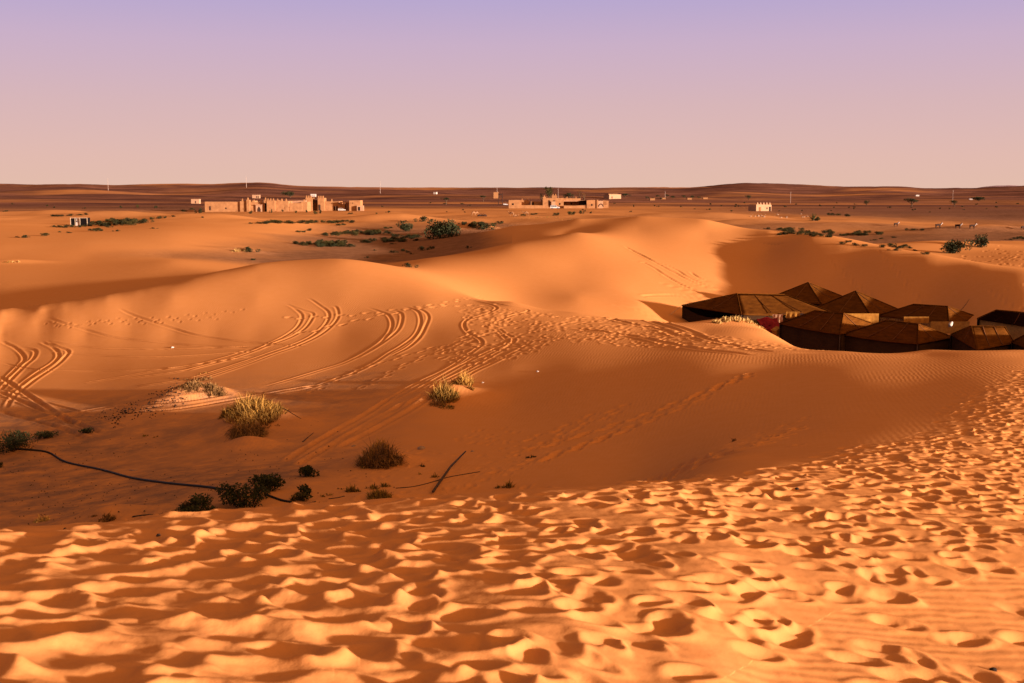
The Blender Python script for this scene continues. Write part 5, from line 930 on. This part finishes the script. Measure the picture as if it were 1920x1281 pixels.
def pebble(px, py, wpx, label, mat='stone', group=None, name='stone'):
    p = at(px, py); s_ = wpx * px_scale(p) / 2; mb = MB()
    pts = [Vector((math.cos(a) * math.cos(e_), math.sin(a) * math.cos(e_), math.sin(e_) * .7)) * s_ * random.uniform(.75, 1.15) for e_ in (-.3, .5, 1.1) for a in np.arange(7) * .8976]
    mb.add(pts + [(0, 0, s_ * .7)], [(r * 7 + i, r * 7 + (i + 1) % 7, r * 7 + 7 + (i + 1) % 7, r * 7 + 7 + i) for r in (0, 1) for i in range(7)] + [(14 + i, 14 + (i + 1) % 7, 21) for i in range(7)]); o = mb.build(name, M[mat], None, True); o.location = p; return tag(o, label, 'stone' if name == 'stone' else name, group)
pebble(297, 1004, 10, 'black pebble on the trampled sand at lower left'); pebble(1011, 921, 8, 'black pebble sitting on the near dune crest'); pebble(1862, 1257, 16, 'dark pebble in the bottom right corner of the sand'); pebble(323, 652, 7, 'small white stone among the wheel tracks at left', 'white'); pebble(663, 837, 9, 'grey stone left of the dark tussock', 'palestone'); pebble(790, 842, 18, 'pale sandy lump right of the dark tussock', 'palestone'); pebble(1008, 697, 6, 'white scrap on the smooth slope above the footprint trail', 'white'); pebble(905, 718, 6, 'white scrap beside the upright tussock', 'white'); pebble(1494, 917, 9, 'dark pebble on the trampled crest at right'); pebble(1378, 824, 5, 'dark pebble by the half buried tuft'); pebble(886, 847, 8, 'pale stone above the lying pole', 'palestone')
pebble(122, 992, 7, 'black pebble on the near dune crest at far left'); pebble(1178, 937, 6, 'dark pebble just below the crest in the middle of the trampled sand')
# droppings and dark stones strewn beside the left mound
mb = MB()
for _ in range(420):
    u = random.random(); px = 205 + 140 * u + random.gauss(0, 8); py = 785 - 48 * u + random.gauss(0, 7 + 6 * u); p = at(px, py) if _ % 4 == 0 else p + Vector((random.gauss(0, .12), random.gauss(0, .22), 0)); r_ = random.uniform(.015, .045); p.z = float(ground(np.array([p.x]), np.array([p.y]))[0])
    mb.add([p + Vector((math.cos(a) * r_, math.sin(a) * r_, 0)) for a in (0, 1.57, 3.14, 4.71)] + [p + Vector((0, 0, r_ * 1.1))], [(0, 1, 4), (1, 2, 4), (2, 3, 4), (3, 0, 4)])
for _ in range(500):
    px = random.uniform(0, 640); py = random.uniform(830, 975); 
    if _ % 5 == 0: p = at(px, py)
    else: p = p + Vector((random.gauss(0, .6), random.gauss(0, .6), 0))
    if p.y < 20: continue
    r_ = random.uniform(.01, .035); p.z = float(ground(np.array([p.x]), np.array([p.y]))[0]) 
    mb.add([p + Vector((math.cos(a) * r_, math.sin(a) * r_, -.005)) for a in (0, 1.57, 3.14, 4.71)] + [p + Vector((0, 0, r_ * .8))], [(0, 1, 4), (1, 2, 4), (2, 3, 4), (3, 0, 4)])
o = mb.build('pebbles', M['stone']); o['kind'] = 'stuff'; o['label'] = 'dark pebbles and droppings strewn over the sand at left'; o['category'] = 'pebbles'
# ------------------------------------------------------------------ mountains on the far right horizon
mb = MB(); nx = 220; ny = 26; D0 = 9000
prof = [(1600, 360), (1740, 357), (1770, 352.5), (1790, 351.5), (1812, 354.5), (1840, 349.5), (1860, 348), (1885, 347.2), (1905, 348.5), (1920, 346), (2000, 344), (2200, 346), (2600, 352), (2900, 362)]
vs = []
for j in range(ny):
    for i in range(nx):
        px = 1600 + 1300 * i / (nx - 1); v = j / (ny - 1); D = D0 + 2600 * v; x = (px - 960) / FPX * D
        top = (362 - np.interp(px, [a for a, _ in prof], [b_ for _, b_ in prof])) / FPX * (D0 + 1000) + EYE
        z = -40 + (top + 40) * max(0, 1 - abs(v - .42) / .42) ** .8 * (1 + .10 * float(fbm(np.array(x / 260), np.array(D / 260), 4))); vs.append((x, D, z))
mb.add(vs, [(j * nx + i, j * nx + i + 1, (j + 1) * nx + i + 1, (j + 1) * nx + i) for j in range(ny - 1) for i in range(nx - 1)])
M['rock'] = simple('hazed_rock', (.34, .22, .25), (.27, .17, .20), .004); o = mb.build('mountains', M['rock'], None, True); o['kind'] = 'structure'  # violet distance haze is put into the rock colour
